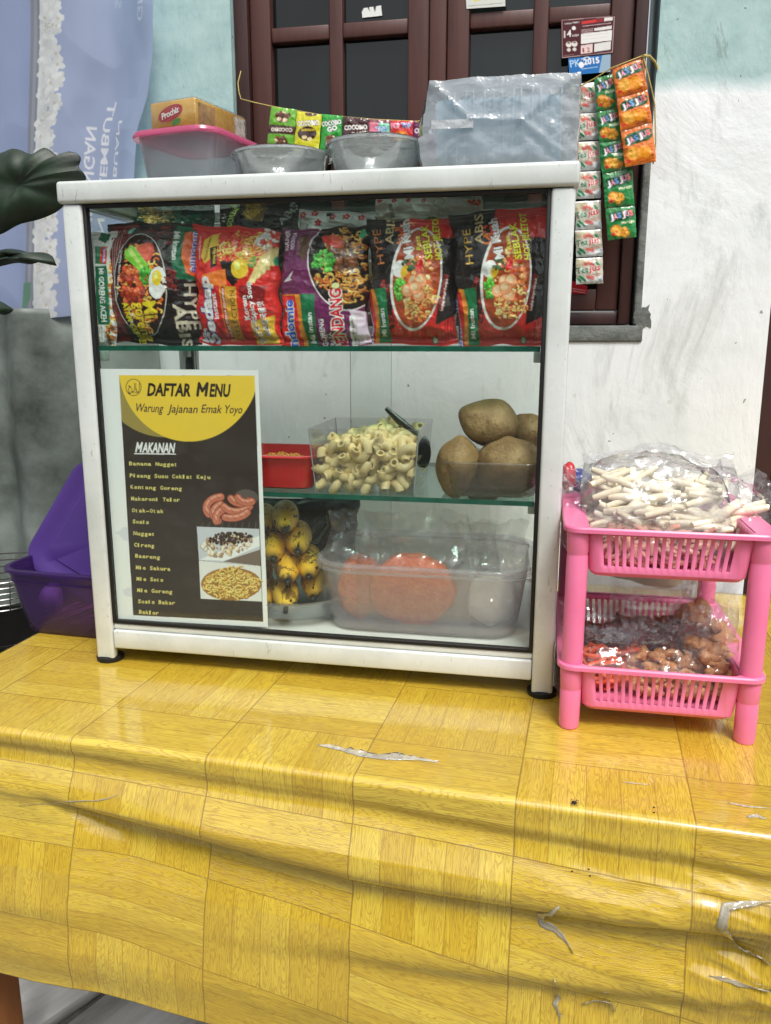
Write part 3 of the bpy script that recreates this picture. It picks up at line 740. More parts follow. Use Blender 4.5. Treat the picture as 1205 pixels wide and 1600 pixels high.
# ---------------------------------------------------------------- menu sheet behind the front glass
m_paper = printed('printed_paper', .45, .3)
def menu():
    K = (58, 50, 45); Y = (238, 203, 66)
    A = Art((120, 560), 3.72, [(130, 60), (1057, 68), (1113, 1562), (217, 1512)], dens=1.25, ss=2, bg=(236, 240, 248))
    def L(y): return 247+(y-97)*(327-247)/(1492-97)
    def Rr(y): return 1036+(y-100)*(1085-1036)/(1530-100)
    A.poly([(247, 97), (1036, 100), (1085, 1530), (329, 1492)], K)
    for _ in range(26):
        y = A.rng.uniform(450, 1480); x = A.rng.uniform(300, 1050); A.ell(x, y, A.rng.uniform(20, 70), A.rng.uniform(14, 50), (74, 68, 62), A.rng.rand(), .18, .2)
    # olive disc behind, yellow disc in front, both cut by the panel
    def disc(cx, cy, rx, ry, col):
        a = np.linspace(0, 2*pi, 90); x = cx+rx*np.cos(a); y = cy+ry*np.sin(a); y = np.maximum(y, 97+(x-247)*.004)
        A.poly(np.stack([np.clip(x, [L(q) for q in y], [Rr(q) for q in y]), y], -1), col)
    disc(520, 60, 400, 398, (158, 140, 74)); disc(655, 30, 412, 453, Y)
    A.ell(332, 168, 46, 50, K); A.ell(332, 168, 42, 46, Y)
    A.text('حلال', (300, 182), (366, 186), 42, K, .03); A.text('HALAL', (306, 200), (358, 202), 9, K, .02)
    A.text('DAFTAR', (410, 215), (664, 219), 74, (40, 30, 28), .075, shear=.15); A.emm(704, 215, 752, 70, 16, 9, (40, 30, 28)); A.text('ENU', (772, 220), (896, 222), 74, (40, 30, 28), .075, shear=.15)
    A.text('Warung', (345, 308), (505, 314), 50, (48, 28, 50), .02, shear=.22); A.text('Jajanan', (528, 314), (705, 318), 50, (48, 28, 50), .02, shear=.22)
    A.text('Emak', (724, 315), (846, 318), 50, (48, 28, 50), .02, shear=.22); A.text('Yoyo', (862, 318), (964, 320), 50, (48, 28, 50), .02, shear=.22)
    A.emm(346, 542, 372, 52, 9, 10, (248, 248, 250)); A.text('AKANAN', (381, 545), (574, 548), 58, (248, 248, 250), .06, shear=.2); A.line([(338, 553), (576, 556)], 6, (248, 248, 250))
    G = (226, 214, 128)
    rows = [('Banana Nugget', 306, 620, 592, 626), ('Pisang Susu Coklat Keju', 310, 690, 782, 700), ('Kentang Goreng', 314, 756, 616, 766), ('Makaroni Telor', 318, 824, 604, 832), ('Otak-Otak', 322, 892, 510, 898),
            ('Sosis', 327, 957, 424, 962), ('Nugget', 331, 1025, 461, 1031), ('Cireng', 335, 1092, 455, 1098), ('Basreng', 341, 1156, 488, 1166), ('Mie Sakura', 345, 1224, 549, 1233),
            ('Mie Soto', 349, 1290, 508, 1297), ('Mie Goreng', 353, 1356, 560, 1366), ('Sosis Bakar', 358, 1421, 577, 1430), ('Baklor', 363, 1482, 481, 1489)]
    for t, xa, ya, xb, yb in rows:                       # widely spaced letters
        n = len(t); d = np.array([xb-xa, yb-ya])/n
        for i, ch in enumerate(t):
            if ch == ' ': continue
            w_ = .46 if ch in 'ijlt1I' else .82
            h = 21 if (ch.isupper() or ch in 'bdfhklt') else (22 if ch in 'ij' else 16)
            p = np.array([xa, ya])+d*i
            asc = {'g': 1, 'y': 1, 'p': 1, 'j': 1}
            A.text(ch, p, p+d*w_, 22, G, .05)
    # three food photographs
    A.poly([(720, 960), (760, 870), (800, 830), (1050, 758), (1058, 985)], (52, 44, 40))
    A.ell(985, 810, 70, 50, (96, 88, 84), 0, 1)
    for i, (cx, cy, R, a0, a1) in enumerate([(850, 870, 95, 2.6, 4.6), (880, 900, 85, 2.3, 4.2), (900, 930, 90, 2.9, 4.4), (930, 830, 85, .5, 2.6), (900, 850, 110, .6, 1.9), (955, 800, 60, .7, 2.8), (990, 800, 52, 1.0, 2.9)]):
        t = np.linspace(a0, a1, 12); P = np.stack([cx+R*np.cos(t), cy+R*.7*np.sin(t)], -1)
        A.line(P, 46, (120, 58, 44)); A.line(P, 40, (196, 116, 92)); A.line(P-np.array([0, 8]), 12, (226, 164, 140), .8)
        for q in P[1::3]: A.line([q-np.array([8, 10]), q+np.array([8, 8])], 3, (140, 70, 54))
    for k in range(9): A.line([(720+k*40, 985), (740+k*38, 950)], 3, (120, 112, 108), .6)
    A.poly([(700, 977), (1062, 990), (1068, 1205), (712, 1172)], (200, 206, 214)); A.poly([(850, 1180), (1068, 1110), (1068, 1205)], (120, 104, 92)); A.poly([(715, 1168), (860, 1176), (1064, 1090), (1062, 1030)], (236, 238, 242))
    A.blobs(870, 1080, 150, 62, [(222, 202, 168), (206, 180, 140), (236, 226, 206), (170, 136, 106)], 120, 13, -.15)
    A.blobs(890, 1045, 130, 36, [(60, 38, 32), (78, 52, 42), (44, 28, 24)], 150, 8, -.05)
    A.poly([(712, 1174), (1070, 1206), (1078, 1412), (722, 1396)], (226, 228, 226))
    A.ell(900, 1310, 176, 96, (160, 116, 58)); A.noodles(900, 1310, 165, 88, [(206, 166, 84), (226, 190, 110), (188, 142, 66), (214, 178, 98)], 240, 9, .05, .9)
    A.poly([(722, 1398), (1078, 1413), (1082, 1440), (722, 1430)], K)
    o = sheet('menu_sheet', A, .0105, m_paper, off=lambda u, v: .0003*np.sin(u*3)+0*v, thick=.0004)
    tag(o, 'laminated food menu sheet with yellow round header taped inside the cabinet front glass', 'menu')
menu()

# ---------------------------------------------------------------- instant noodle packets
m_pack = printed('printed_foil', .24, .5, .35, 70, .0012)
m_pack2 = printed('printed_sachet', .3, .55, .35, 90, .0008)
def pack(A, y, T, label, seed, fin=.055, group=None, name='noodle_packet', cr=1.0, mat=None, gain=1.35):
    def off(u, v):
        a = np.clip((v-fin)/(1-2*fin), 0, 1); b = np.clip(u, 0, 1)
        p = (1-np.abs(2*a-1)**3.0)*(1-np.abs(2*b-1)**2.6); p = np.clip(p, 0, None)**.62
        w_ = cr*.0022*ridge(u*4+.5*v, v*5-u, seed, 3)*(.35+.65*np.clip(1-p, 0, 1)) + cr*.0012*ridge(u*9, v*11, seed+5, 2)*(.3+.7*(1-p))
        r_ = .0016*np.sin(u*46+seed)*np.exp(-np.minimum(a, 1-a)*11)*(a > 0)*(a < 1)       # puckers running in from the end seals
        crimp = .0004*np.sin(v*1400*.13)*((v < fin) | (v > 1-fin))
        return T*p + w_*np.clip(p*4, .1, 1) + r_ + crimp + .002*fbm(u*2, v*2, seed+9, 2)
    def edge(u, v):
        e = 7*nz(v*7+u*1.2, u*0+seed, seed)*np.abs(2*u-1)**3; f_ = 6*nz(u*6, v*1.1+seed, seed+3)*np.abs(2*v-1)**3
        q = -5*np.sin(pi*v)*(2*u-1)*0
        return e+q, f_
    o = sheet(name, A, y, mat or m_pack, off=off, edge=edge, thick=.0004, gain=gain)
    return tag(o, label, 'noodle packet' if name == 'noodle_packet' else 'packet', group)
GN = 'instant noodle packets on the top shelf of the cabinet'
c4 = ((120, 290), 3.544); c5 = ((430, 280), 2.678)
FC = [(206, 108, 40), (226, 140, 58), (190, 84, 30), (236, 170, 84)]
# 1 pale packet seen side-on
A = Art(*c4, [(78, 262), (222, 250), (226, 905), (100, 905)], bg=(208, 216, 206))
A.blobs(160, 800, 60, 90, [(150, 92, 50), (120, 66, 36), (176, 116, 66)], 60, 16); A.noodles(215, 640, 40, 260, FC, 60, 8)
A.poly([(78, 262), (222, 250), (196, 480), (176, 905), (100, 905)], (208, 216, 206))
A.poly([(122, 300), (140, 256), (190, 262), (176, 318)], (20, 92, 60)); A.poly([(118, 340), (190, 336), (190, 440), (126, 436)], (26, 110, 66)); A.poly([(148, 342), (186, 338), (190, 436), (150, 430)], (196, 44, 44))
A.text('Indomie', (164, 350), (166, 428), 20, (60, 90, 190), .03, (240, 240, 240), .05); A.poly([(126, 450), (190, 446), (204, 772), (140, 770)], (18, 96, 66))
A.text('MI GORENG ACEH', (146, 462), (160, 756), 28, (232, 240, 230), .035)
A.tiny((82, 300), (96, 860), 3, (10, 0), (110, 120, 112), 3)
pack(A, .036, .008, 'pale green fried noodle packet turned sideways at the left end of the noodle row', 3, group=GN)
# 2 black packet with plate, egg and lettuce
A = Art(*c4, [(168, 205), (700, 215), (700, 884), (186, 868)], bg=(26, 16, 18))
A.poly([(205, 215), (345, 225), (300, 868), (190, 868)], (104, 34, 38)); A.tiny((232, 250), (236, 520), 4, (15, 0), (196, 170, 168), 4); A.ell(318, 258, 16, 18, (120, 190, 176))
A.noodles(480, 270, 130, 40, [(90, 20, 20), (120, 30, 26), (60, 14, 16)], 30, 8)
A.ell(402, 555, 150, 285, (20, 12, 12), -.06); A.ell(402, 555, 147, 282, (200, 200, 196), -.06); A.ell(402, 555, 143, 278, (40, 18, 14), -.06)
A.noodles(400, 560, 122, 250, FC, 170, 9, -.06); A.blobs(360, 560, 70, 110, [(150, 44, 22), (176, 60, 28), (128, 32, 18), (200, 96, 50)], 70, 19)
A.ell(425, 385, 48, 62, (196, 70, 52), .4); A.ell(420, 380, 38, 50, (214, 96, 74), .4)
A.poly([(312, 372), (350, 340), (392, 380), (452, 450), (440, 510), (398, 480), (340, 430), (316, 410)], (120, 190, 60)); A.poly([(330, 372), (350, 356), (430, 470), (415, 470)], (176, 224, 110)); A.blobs(432, 505, 34, 50, [(60, 150, 50), (90, 180, 60), (50, 130, 40)], 40, 10)
A.ell(500, 545, 46, 88, (240, 240, 236), .1, 1, .06); A.ell(498, 520, 27, 44, (238, 184, 50), .05); A.ell(492, 508, 12, 18, (250, 220, 120))
A.text('Mi', (418, 650), (428, 740), 74, (246, 190, 40), .05, (70, 24, 10), .05); A.text('goreng', (370, 652), (388, 866), 58, (246, 190, 40), .05, (70, 24, 10), .05)
A.text('Rasa', (336, 712), (342, 780), 24, (240, 240, 230), .03); A.text('AYAM GEPREK', (300, 655), (360, 900), 36, (226, 206, 40), .045, (40, 16, 10), .05)
A.text('Langsung Makan Nikmat Bumbu', (290, 370), (268, 620), 12, (230, 220, 216), .01)
A.poly([(556, 222), (700, 236), (700, 532), (598, 520), (566, 420)], (20, 96, 64)); A.poly([(616, 262), (700, 262), (700, 520), (640, 490), (618, 400)], (214, 96, 40)); A.poly([(650, 270), (700, 262), (700, 500), (660, 470)], (196, 36, 36))
A.text('Mi Instan', (562, 262), (574, 420), 28, (236, 240, 236), .04); A.text('Indomie', (660, 260), (664, 486), 36, (40, 84, 190), .05, (240, 240, 240), .06)
A.noodles(560, 520, 30, 60, [(110, 26, 22), (80, 20, 18)], 20, 8)
A.text('HYPE', (630, 548), (642, 800), 54, (176, 166, 150), .03); A.text('ABIS', (578, 660), (590, 900), 58, (200, 190, 170), .05)
pack(A, .044, .020, 'black fried noodle packet with egg and lettuce on a plate, second from the left', 11, group=GN)
# 3 red packet
A = Art(*c4, [(652, 212), (1122, 250), (1136, 888), (690, 878)], bg=(196, 36, 32))
A.noodles(960, 380, 150, 110, [(226, 150, 60), (236, 176, 90), (206, 110, 40), (214, 76, 44)], 170, 9); A.blobs(1060, 300, 60, 50, [(228, 220, 206), (200, 60, 50), (236, 180, 150)], 30, 18)
A.ell(900, 480, 60, 50, (30, 20, 18), .6); A.poly([(832, 430), (860, 420), (930, 540), (900, 566), (850, 500)], (24, 18, 16))
A.ell(938, 468, 46, 54, (238, 176, 40)); A.ell(926, 452, 18, 22, (250, 216, 110)); A.blobs(1000, 430, 26, 30, [(90, 130, 50), (110, 150, 60)], 20, 8)
for k in range(6): A.line([(985+k*24, 560-k*24), (1060+k*12, 400-k*10)], 22, (214, 186, 120)); A.line([(989+k*24, 556-k*24), (1064+k*12, 396-k*10)], 7, (238, 216, 160))
A.ell(1122, 420, 14, 26, (50, 160, 120)); A.poly([(724, 300), (800, 258), (812, 380), (740, 440), (716, 400)], (240, 180, 60)); A.poly([(768, 350), (806, 340), (814, 450), (778, 466)], (26, 20, 20))
A.text('PEDAS NIKMAT', (752, 420), (770, 280), 16, (60, 20, 10), .03); A.text('PEDAS GILA', (806, 440), (800, 350), 16, (236, 200, 60), .04); A.text('TINGKAT PEDAS', (712, 415), (700, 280), 9, (240, 220, 190), .02)
A.poly([(730, 500), (860, 470), (870, 560), (720, 560)], (226, 110, 40)); A.poly([(826, 560), (920, 566), (935, 850), (858, 860)], (190, 140, 44)); A.poly([(836, 566), (856, 566), (880, 850), (858, 850)], (170, 34, 30))
A.text('SELECTION', (930, 835), (910, 585), 28, (66, 40, 14), .0); A.text('KELAS TERASA SEDAPNYA', (878, 836), (852, 572), 12, (244, 236, 220), .02)
A.poly([(700, 570), (826, 560), (846, 850), (820, 872), (700, 870)], (184, 28, 30))
A.text('Mie', (740, 868), (738, 790), 34, (244, 244, 250), .05, (30, 40, 120), .05); A.text('Sedaap', (800, 872), (768, 506), 62, (246, 246, 252), .07, (30, 44, 130), .06, .15); A.text('instant', (820, 738), (806, 600), 28, (246, 246, 250), .03)
A.poly([(935, 560), (1080, 560), (1070, 640), (1000, 660), (935, 620)], (126, 22, 26)); A.poly([(990, 760), (1110, 720), (1118, 880), (1000, 880)], (226, 170, 50))
A.text('Korean', (990, 744), (972, 614), 26, (246, 246, 246), .04, (60, 10, 10), .04); A.text('Spicy Soup', (1024, 740), (994, 536), 27, (246, 246, 246), .04, (60, 10, 10), .04)
A.text('대한민국', (1052, 872), (1022, 740), 30, (246, 246, 246), .03, (40, 10, 10), .05); A.text('얼큰한국물맛', (1090, 836), (1058, 642), 27, (246, 246, 246), .03, (40, 10, 10), .05)
pack(A, .043, .018, 'red Korean spicy soup noodle packet, third from the left', 17, group=GN)
# 4 purple packet
A = Art(*c5, [(30, 210), (392, 196), (398, 700), (34, 700)], bg=(104, 34, 84))
A.egg(305, 350, 152, 205, (206, 196, 200), -.15); A.egg(305, 350, 146, 199, (30, 18, 18), -.15); A.rect(388, 190, 400, 560, (40, 22, 22))
A.noodles(310, 370, 95, 165, [(176, 110, 46), (200, 136, 62), (150, 84, 32), (216, 160, 84)], 170, 7); A.blobs(290, 330, 62, 60, [(96, 56, 34), (120, 72, 44), (80, 44, 26)], 40, 18)
A.ell(250, 264, 48, 22, (204, 56, 44), .5); A.ell(262, 256, 34, 14, (224, 90, 70), .5); A.blobs(222, 348, 50, 42, [(70, 160, 56), (100, 190, 76), (50, 136, 44)], 60, 10); A.ell(270, 450, 16, 12, (200, 210, 150)); A.blobs(215, 430, 30, 40, [(220, 110, 50), (236, 180, 90)], 20, 9)
A.poly([(320, 545), (392, 556), (396, 690), (350, 696), (345, 600)], (206, 190, 206))
A.text('KULINER', (66, 302), (62, 214), 20, (238, 226, 236), .03); A.text('INDONESIA', (92, 298), (92, 220), 18, (238, 226, 236), .03)
A.poly([(110, 320), (112, 240), (150, 222), (160, 290), (140, 350)], (90, 60, 40)); A.poly([(52, 435), (96, 388), (82, 420), (92, 425)], (230, 214, 226))
A.poly([(40, 484), (184, 484), (184, 700), (40, 700)], (22, 104, 66)); A.poly([(40, 484), (122, 484), (142, 700), (40, 700)], (232, 130, 40)); A.poly([(40, 490), (100, 490), (118, 600), (124, 700), (40, 700)], (206, 40, 38))
A.text('Indomie', (100, 716), (88, 506), 38, (44, 94, 200), .06, (244, 244, 246), .07); A.text('Mi Instan', (174, 686), (170, 560), 20, (238, 240, 238), .04)
A.text('GORENG', (224, 694), (218, 586), 22, (240, 232, 240), .04); A.text('RASA', (250, 694), (248, 640), 16, (240, 232, 240), .03)
A.text('RENDANG', (302, 720), (290, 462), 48, (200, 30, 50), .06, (246, 240, 236), .08); A.poly([(322, 698), (326, 572), (348, 572), (346, 698)], (240, 232, 236)); A.text('SUMATRA BARAT', (342, 694), (342, 578), 12, (90, 20, 50), .03)
A.ell(368, 232, 12, 20, (60, 160, 120))
pack(A, .045, .017, 'purple fried noodle packet with green herbs, fourth from the left', 23, group=GN)
# 5 and 6 seblak packets
def seblak(d, quad, y, seed, label, full):
    A = Art(*c5, quad, bg=(24, 18, 20)); x = lambda v: v+d
    P = lambda pts: [(a+d, b) for a, b in pts]
    A.poly(P([(560, 120), (780, 120), (780, 720), (390, 720), (420, 640), (500, 580), (520, 400), (540, 200)]), (190, 38, 34))
    A.poly(P([(690, 250), (780, 250), (780, 560), (680, 610), (700, 420)]), (28, 22, 24)); A.blobs(x(480), 540, 30, 120, [(120, 26, 24), (60, 18, 18)], 30, 12)
    A.noodles(x(560), 230, 60, 50, [(214, 100, 40), (190, 60, 30)], 24, 8)
    A.text('HYPE', (x(470), 360), (x(450), 212), 34, (190, 110 if not full else 150, 60), .0); A.text('ABIS', (x(508), 280), (x(500), 150), 36, (196, 176, 130), .02)
    A.egg(x(602), 420, 104, 216, (226, 222, 214), .10, 1.0)
    A.egg(x(604), 420, 95, 206, (150, 60, 26), .10, 1.0)
    A.blobs(x(610), 440, 74, 150, [(214, 110, 50), (226, 150, 90), (196, 84, 36), (232, 186, 130), (170, 60, 30)], 120, 13); A.noodles(x(615), 510, 60, 80, [(226, 170, 100), (214, 140, 76)], 50, 8, 0, .6)
    A.ell(x(535), 382, 26, 36, (240, 240, 236), .3); A.ell(x(556), 392, 15, 26, (240, 170, 40), .3); A.blobs(x(536), 462, 22, 44, [(80, 170, 50), (120, 200, 80), (60, 140, 44)], 44, 9)
    A.blobs(x(575), 360, 30, 28, [(40, 80, 36), (30, 60, 30)], 24, 8); A.ell(x(616), 366, 14, 24, (196, 24, 30), .4); A.ell(x(612), 358, 4, 8, (240, 120, 110), .4)
    for cx, cy in ((596, 432), (622, 430), (570, 472), (614, 490), (600, 460)):
        A.ell(x(cx), cy, 26, 28, (190, 90, 56)); A.ell(x(cx), cy, 24, 25, (238, 148, 104)); A.ell(x(cx)-4, cy-5, 14, 14, (246, 182, 146))
    A.text('Mi Kuah', (x(594), 338), (x(560), 168), 38, (248, 248, 248), .05, (60, 10, 10), .05)
    A.text('Rasa', (x(624), 302), (x(614), 244), 20, (226, 214, 60), .03, (50, 10, 10), .04); A.text('SEBLAK', (x(668), 340), (x(640), 186), 29, (222, 216, 50), .045, (40, 10, 10), .05); A.text('HOT JELETOT', (x(706), 340), (x(680), 140), 28, (222, 216, 50), .045, (40, 10, 10), .05)
    A.poly(P([(404, 466), (478, 458), (490, 690), (404, 692)]), (24, 112, 68)); A.poly(P([(404, 462), (426, 464), (446, 540), (440, 690), (404, 692)]), (228, 130, 40)); A.poly(P([(400, 470), (416, 480), (428, 560), (424, 692), (400, 692)]), (196, 36, 34))
    A.text('Mi Instan', (x(474), 664), (x(468), 544), 20, (240, 242, 240), .05); A.text('Indomie', (x(416), 700), (x(398), 500), 26, (50, 100, 200), .05, (244, 244, 246), .05)
    A.poly(P([(690, 545), (716, 400), (734, 405), (706, 560)]), (120, 28, 26)); A.text('Lengkap dengan Kerupuk', (x(706), 552), (x(730), 420), 10, (240, 230, 226), .02)
    A.tiny((x(716), 680), (x(720), 590), 4, (12, 0), (70, 20, 20), 3); A.ell(x(672), 672, 14, 16, (40, 90, 60)); A.ell(x(672), 672, 9, 11, (200, 190, 180))
    A.poly(P([(395, 560), (404, 560), (404, 692), (395, 692)]), (20, 16, 18))
    pack(A, y, .020, label, seed, group=GN)
seblak(0, [(392, 172), (752, 160), (764, 694), (402, 694)], .047, 31, 'red and black seblak soup packet right of the purple packet, letters crumpled', False)
seblak(368, [(732, 152), (1150, 112), (1140, 696), (770, 696)], .042, 37, 'red and black seblak soup packet against the right post of the cabinet', True)
# packets lying behind, seen over the row
def backpack(quad, y, T, label, seed, bgc, draw):
    A = Art((120, 290), 3.544, quad, bg=bgc); draw(A); pack(A, y, T, label, seed, group='noodle packets behind the front row', cr=1.6)
def d1(A): A.noodles(470, 175, 110, 40, [(176, 140, 60), (200, 160, 80), (150, 110, 44)], 70, 8); A.blobs(600, 180, 90, 30, [(20, 80, 60), (26, 100, 70)], 20, 16)
backpack([(310, 150), (760, 128), (800, 560), (330, 560)], .115, .016, 'dark green noodle packet lying behind the black and red packets', 41, (24, 66, 50), d1)
def d2(A): A.text('GORENG', (880, 240), (910, 110), 30, (150, 170, 70), .03); A.poly([(930, 128), (1060, 120), (1056, 215), (960, 200)], (110, 84, 30)); A.text('MI GORENG', (990, 200), (1030, 130), 60, (190, 150, 50), .05); A.text('ABIS', (1160, 230), (1240, 120), 40, (170, 172, 168), .03)
backpack([(800, 130), (1230, 108), (1240, 520), (800, 520)], .110, .016, 'black noodle packet behind the red one, its top edge showing', 43, (24, 20, 20), d2)
def flower(A, x, y, q):
    for k in range(5): A.ell(x+q*.55*cos(k*1.257-1.57), y+q*.55*sin(k*1.257-1.57), q*.45, q*.36, (196, 40, 84), k*1.257-1.57)
    A.ell(x, y, q*.2, q*.2, (240, 220, 100))
def d3(A):
    for x, y in ((1262, 165), (1320, 150), (1430, 178), (1350, 210), (1500, 176), (1585, 180), (1680, 186), (1660, 245)): flower(A, x, y, 22)
    A.rect(1384, 150, 1420, 172, (30, 26, 30)); A.tiny((1370, 215), (1372, 290), 5, (11, 0), (90, 90, 96), 4); A.text('Indomie', (1300, 300), (1296, 220), 20, (40, 40, 50), .03); A.ell(1530, 240, 24, 20, (120, 120, 120)); A.ell(1530, 240, 20, 16, (222, 222, 218))
backpack([(1236, 128), (1730, 158), (1750, 520), (1240, 520)], .085, .013, 'white noodle packet with small pink flowers behind the purple packet', 47, (222, 222, 218), d3)
def d4(A):
    for x in (1678, 1760, 1840, 1925): flower(A, x, 80, 16)
    A.text('Indomie', (1765, 180), (1750, 100), 30, (30, 30, 40), .03); A.tiny((1790, 100), (1830, 170), 6, (12, 0), (100, 100, 104), 4)
    A.ell(2010, 100, 34, 24, (150, 150, 140)); A.ell(2010, 100, 29, 19, (200, 196, 182)); A.blobs(2200, 95, 34, 16, [(190, 80, 60), (170, 60, 50)], 14, 9)
backpack([(1655, 58), (2240, 40), (2260, 470), (1660, 470)], .074, .006, 'cream noodle packet with sketch print, topmost at the back of the shelf', 53, (206, 204, 194), d4)
def d5(A): A.rect(2050, 190, 2100, 212, (30, 28, 30)); A.blobs(1960, 180, 60, 20, [(214, 150, 60), (60, 130, 80)], 18, 14)
backpack([(1790, 205), (2160, 160), (2200, 520), (1800, 520)], .063, .004, 'white topped noodle packet wedged between the two seblak packets', 59, (216, 214, 208), d5)

# ---------------------------------------------------------------- sachets hanging at the window
m_cord = M('yellow_raffia', (190, 170, 96), .6, .4)
def hcord(name, pts, r, label, parent=None):
    bm = bmesh.new(); tube(bm, pts, r, 7); o = ob_from_bm(name, bm, m_cord, parent, sm=rad(60)); return tag(o, label, 'cord') if label else o
def cr(o, s): return lambda x, y: (o[0]+x/s, o[1]+y/s)
def sachet(art, y, parent, seed, T=.0028, name='sachet'):
    def off(u, v):
        p = (1-np.abs(2*u-1)**3)*(1-np.abs(2*v-1)**3); return T*np.clip(p, 0, None)**.6+.0007*ridge(u*3, v*3, seed)+.0006*fbm(u*5, v*5, seed)
    def edge(u, v): return 1.5*nz(v*5, u*2+seed, seed)*np.abs(2*u-1)**2, 0*u
    return sheet(name, art, y, m_pack2, parent, off=off, edge=edge, thick=.0003)
def strip(label, quads, y, draw, o, s, group=None):
    c = np.mean([q for q in quads], axis=(0, 1)); px, py = o[0]+c[0]/s, o[1]+np.min([q[0][1] for q in quads])/s
    t = thing('sachet_strip', label, 'sachet strip', (0, 0, 0), group=group)
    loc = U(px, py, y=y); t.location = loc
    for i, q in enumerate(quads):
        A = Art(o, s, q, dens=.9); draw(A, q, i); ob = sachet(A, y, t, 60+i*7+int(c[0]) % 50)
        co = np.zeros(len(ob.data.vertices)*3, np.float32); ob.data.vertices.foreach_get('co', co); co = co.reshape(-1, 3)-np.array(loc, np.float32); ob.data.vertices.foreach_set('co', co.ravel())
    return t
c3 = ((640, 0), 2.869)
def lerpq(q, u, v):
    q = np.array(q, float); return tuple((q[0]*(1-u)+q[1]*u)*(1-v)+(q[3]*(1-u)+q[2]*u)*v)
def rel(A, q): return (lambda u, v: lerpq(q, u, v)), (lambda pts: [lerpq(q, a, b) for a, b in pts])
def teajus(A, q, i):
    p, P = rel(A, q); A.fill((186, 184, 168)); A.poly(P([(0, .8), (1, .7), (1, 1), (0, 1)]), (206, 214, 214)); A.poly(P([(0, .06), (.5, .06), (0, .5)]), (190, 180, 150))
    for u, v in ((.35, .25), (.5, .2), (.6, .3), (.45, .75), (.6, .78)): A.ell(*p(u, v), 11, 9, (206, 90, 76), .4, .85)
    for u, v in ((.18, .75), (.28, .82), (.12, .85), (.8, .25)): A.ell(*p(u, v), 14, 6, (44, 128, 84), .8)
    A.text('Tea', p(.05, .62), p(.45, .55), 30, (20, 112, 72), .05, (236, 236, 226), .05, .2); A.text('jus', p(.47, .55), p(.92, .48), 30, (190, 30, 44), .05, (236, 236, 226), .05, .2)
    A.tiny(p(.5, .68), p(.9, .62), 2, (0, 8), (190, 60, 60), 3); A.poly(P([(.72, .98), (.98, .7), (1, 1)]), (160, 170, 170)); A.poly(P([(0, 0), (1, 0), (1, .045), (0, .045)]), (220, 222, 216))
ys = [(370, 505), (508, 628), (634, 764), (768, 890), (900, 1028), (1030, 1150), (1155, 1272)]
xl = [728, 742, 752, 752, 748, 748, 752]; xr = [832, 842, 850, 856, 858, 862, 868]
strip('long strip of seven pale grey tea powder sachets hanging nearest the cabinet corner', [[(xl[i]-6, a+(4 if i else 12)), (xr[i], a-2), (xr[min(i+1, 6)]-1, b-2), (xl[min(i+1, 6)]-4, b+3)] for i, (a, b) in enumerate(ys)], .412, teajus, *c3)
def jasjus(bgc, sub):
    def f(A, q, i):
        p, P = rel(A, q); A.fill(bgc); A.poly(P([(0, 0), (1, 0), (1, .05), (0, .05)]), tuple(x*.8 for x in bgc))
        A.poly(P([(.08, .22), (.2, .14), (.85, .1), (.96, .18), (.96, .34), (.85, .42), (.2, .46), (.08, .4)]), (16, 84, 44))
        for k, (ch, c) in enumerate(zip('JASJUS', ((244, 244, 244), (240, 150, 180), (110, 160, 226), (244, 244, 244), (240, 150, 180), (226, 120, 100)))):
            A.text(ch, p(.13+.135*k, .40-.02*k), p(.13+.135*k+.125, .385-.02*k), 24, c, .05, (190, 60, 80) if k % 2 else (40, 60, 120), .05)
        if sub:
            A.ell(*p(.32, .72), 26, 24, (226, 140, 40)); A.ell(*p(.3, .68), 16, 14, (240, 176, 80)); A.blobs(*p(.5, .78), 30, 16, [(236, 170, 60), (226, 140, 40)], 16, 12); A.ell(*p(.2, .84), 9, 8, (196, 50, 40)); A.text('Mangga', p(.5, .55), p(.95, .52), 12, (240, 240, 200), .02)
        else:
            A.ell(*p(.3, .68), 32, 30, (236, 150, 40)); A.ell(*p(.3, .68), 26, 24, (244, 176, 70)); A.ell(*p(.65, .7), 30, 26, (240, 156, 36)); A.ell(*p(.12, .86), 10, 9, (206, 60, 40)); A.tiny(p(.5, .94), p(.95, .9), 1, (0, 5), (120, 50, 10), 3); A.ell(*p(.9, .82), 4, 4, (30, 20, 10))
    return f
g = [[(828, 352), (918, 330), (930, 482), (840, 500)], [(838, 502), (940, 484), (950, 626), (852, 640)], [(850, 642), (960, 626), (985, 752), (862, 778)], [(865, 780), (1000, 752), (1008, 918), (878, 932)], [(880, 934), (1010, 922), (1017, 1062), (888, 1078)]]
strip('strip of five green mango drink sachets hanging behind the orange strip', g, .402, jasjus((34, 128, 62), True), *c3)
g = [[(905, 305), (1045, 258), (1068, 402), (930, 440)], [(930, 442), (1068, 404), (1088, 546), (946, 588)], [(946, 590), (1088, 548), (1106, 724), (968, 750)]]
strip('strip of three orange drink sachets hanging from the yellow cord', g, .390, jasjus((214, 112, 30), False), *c3)
x2 = cr((350, 0), 3.0125)
def P2(x, y, yy): a = x2(x, y); return U(a[0], a[1], y=yy)
hcord('hanging_cord', [P2(80, 335, .428), P2(66, 390, .420), P2(70, 430, .418), P2(80, 466, .416)] + [P2(a, b, .413) for a, b in ((150, 484), (222, 500), (450, 540), (700, 562), (935, 573))]
      + [U(*cr(*c3)(a, b), y=.400) for a, b in ((30, 545),)] + [U(*cr(*c3)(a, b), y=yy) for a, b, yy in ((740, 400, .409), (830, 352, .398), (905, 305, .388), (1045, 250, .388), (1060, 244, .42))], .0008, 'thin yellow cord strung across the window holding the sachets')
x3 = cr(*c3)
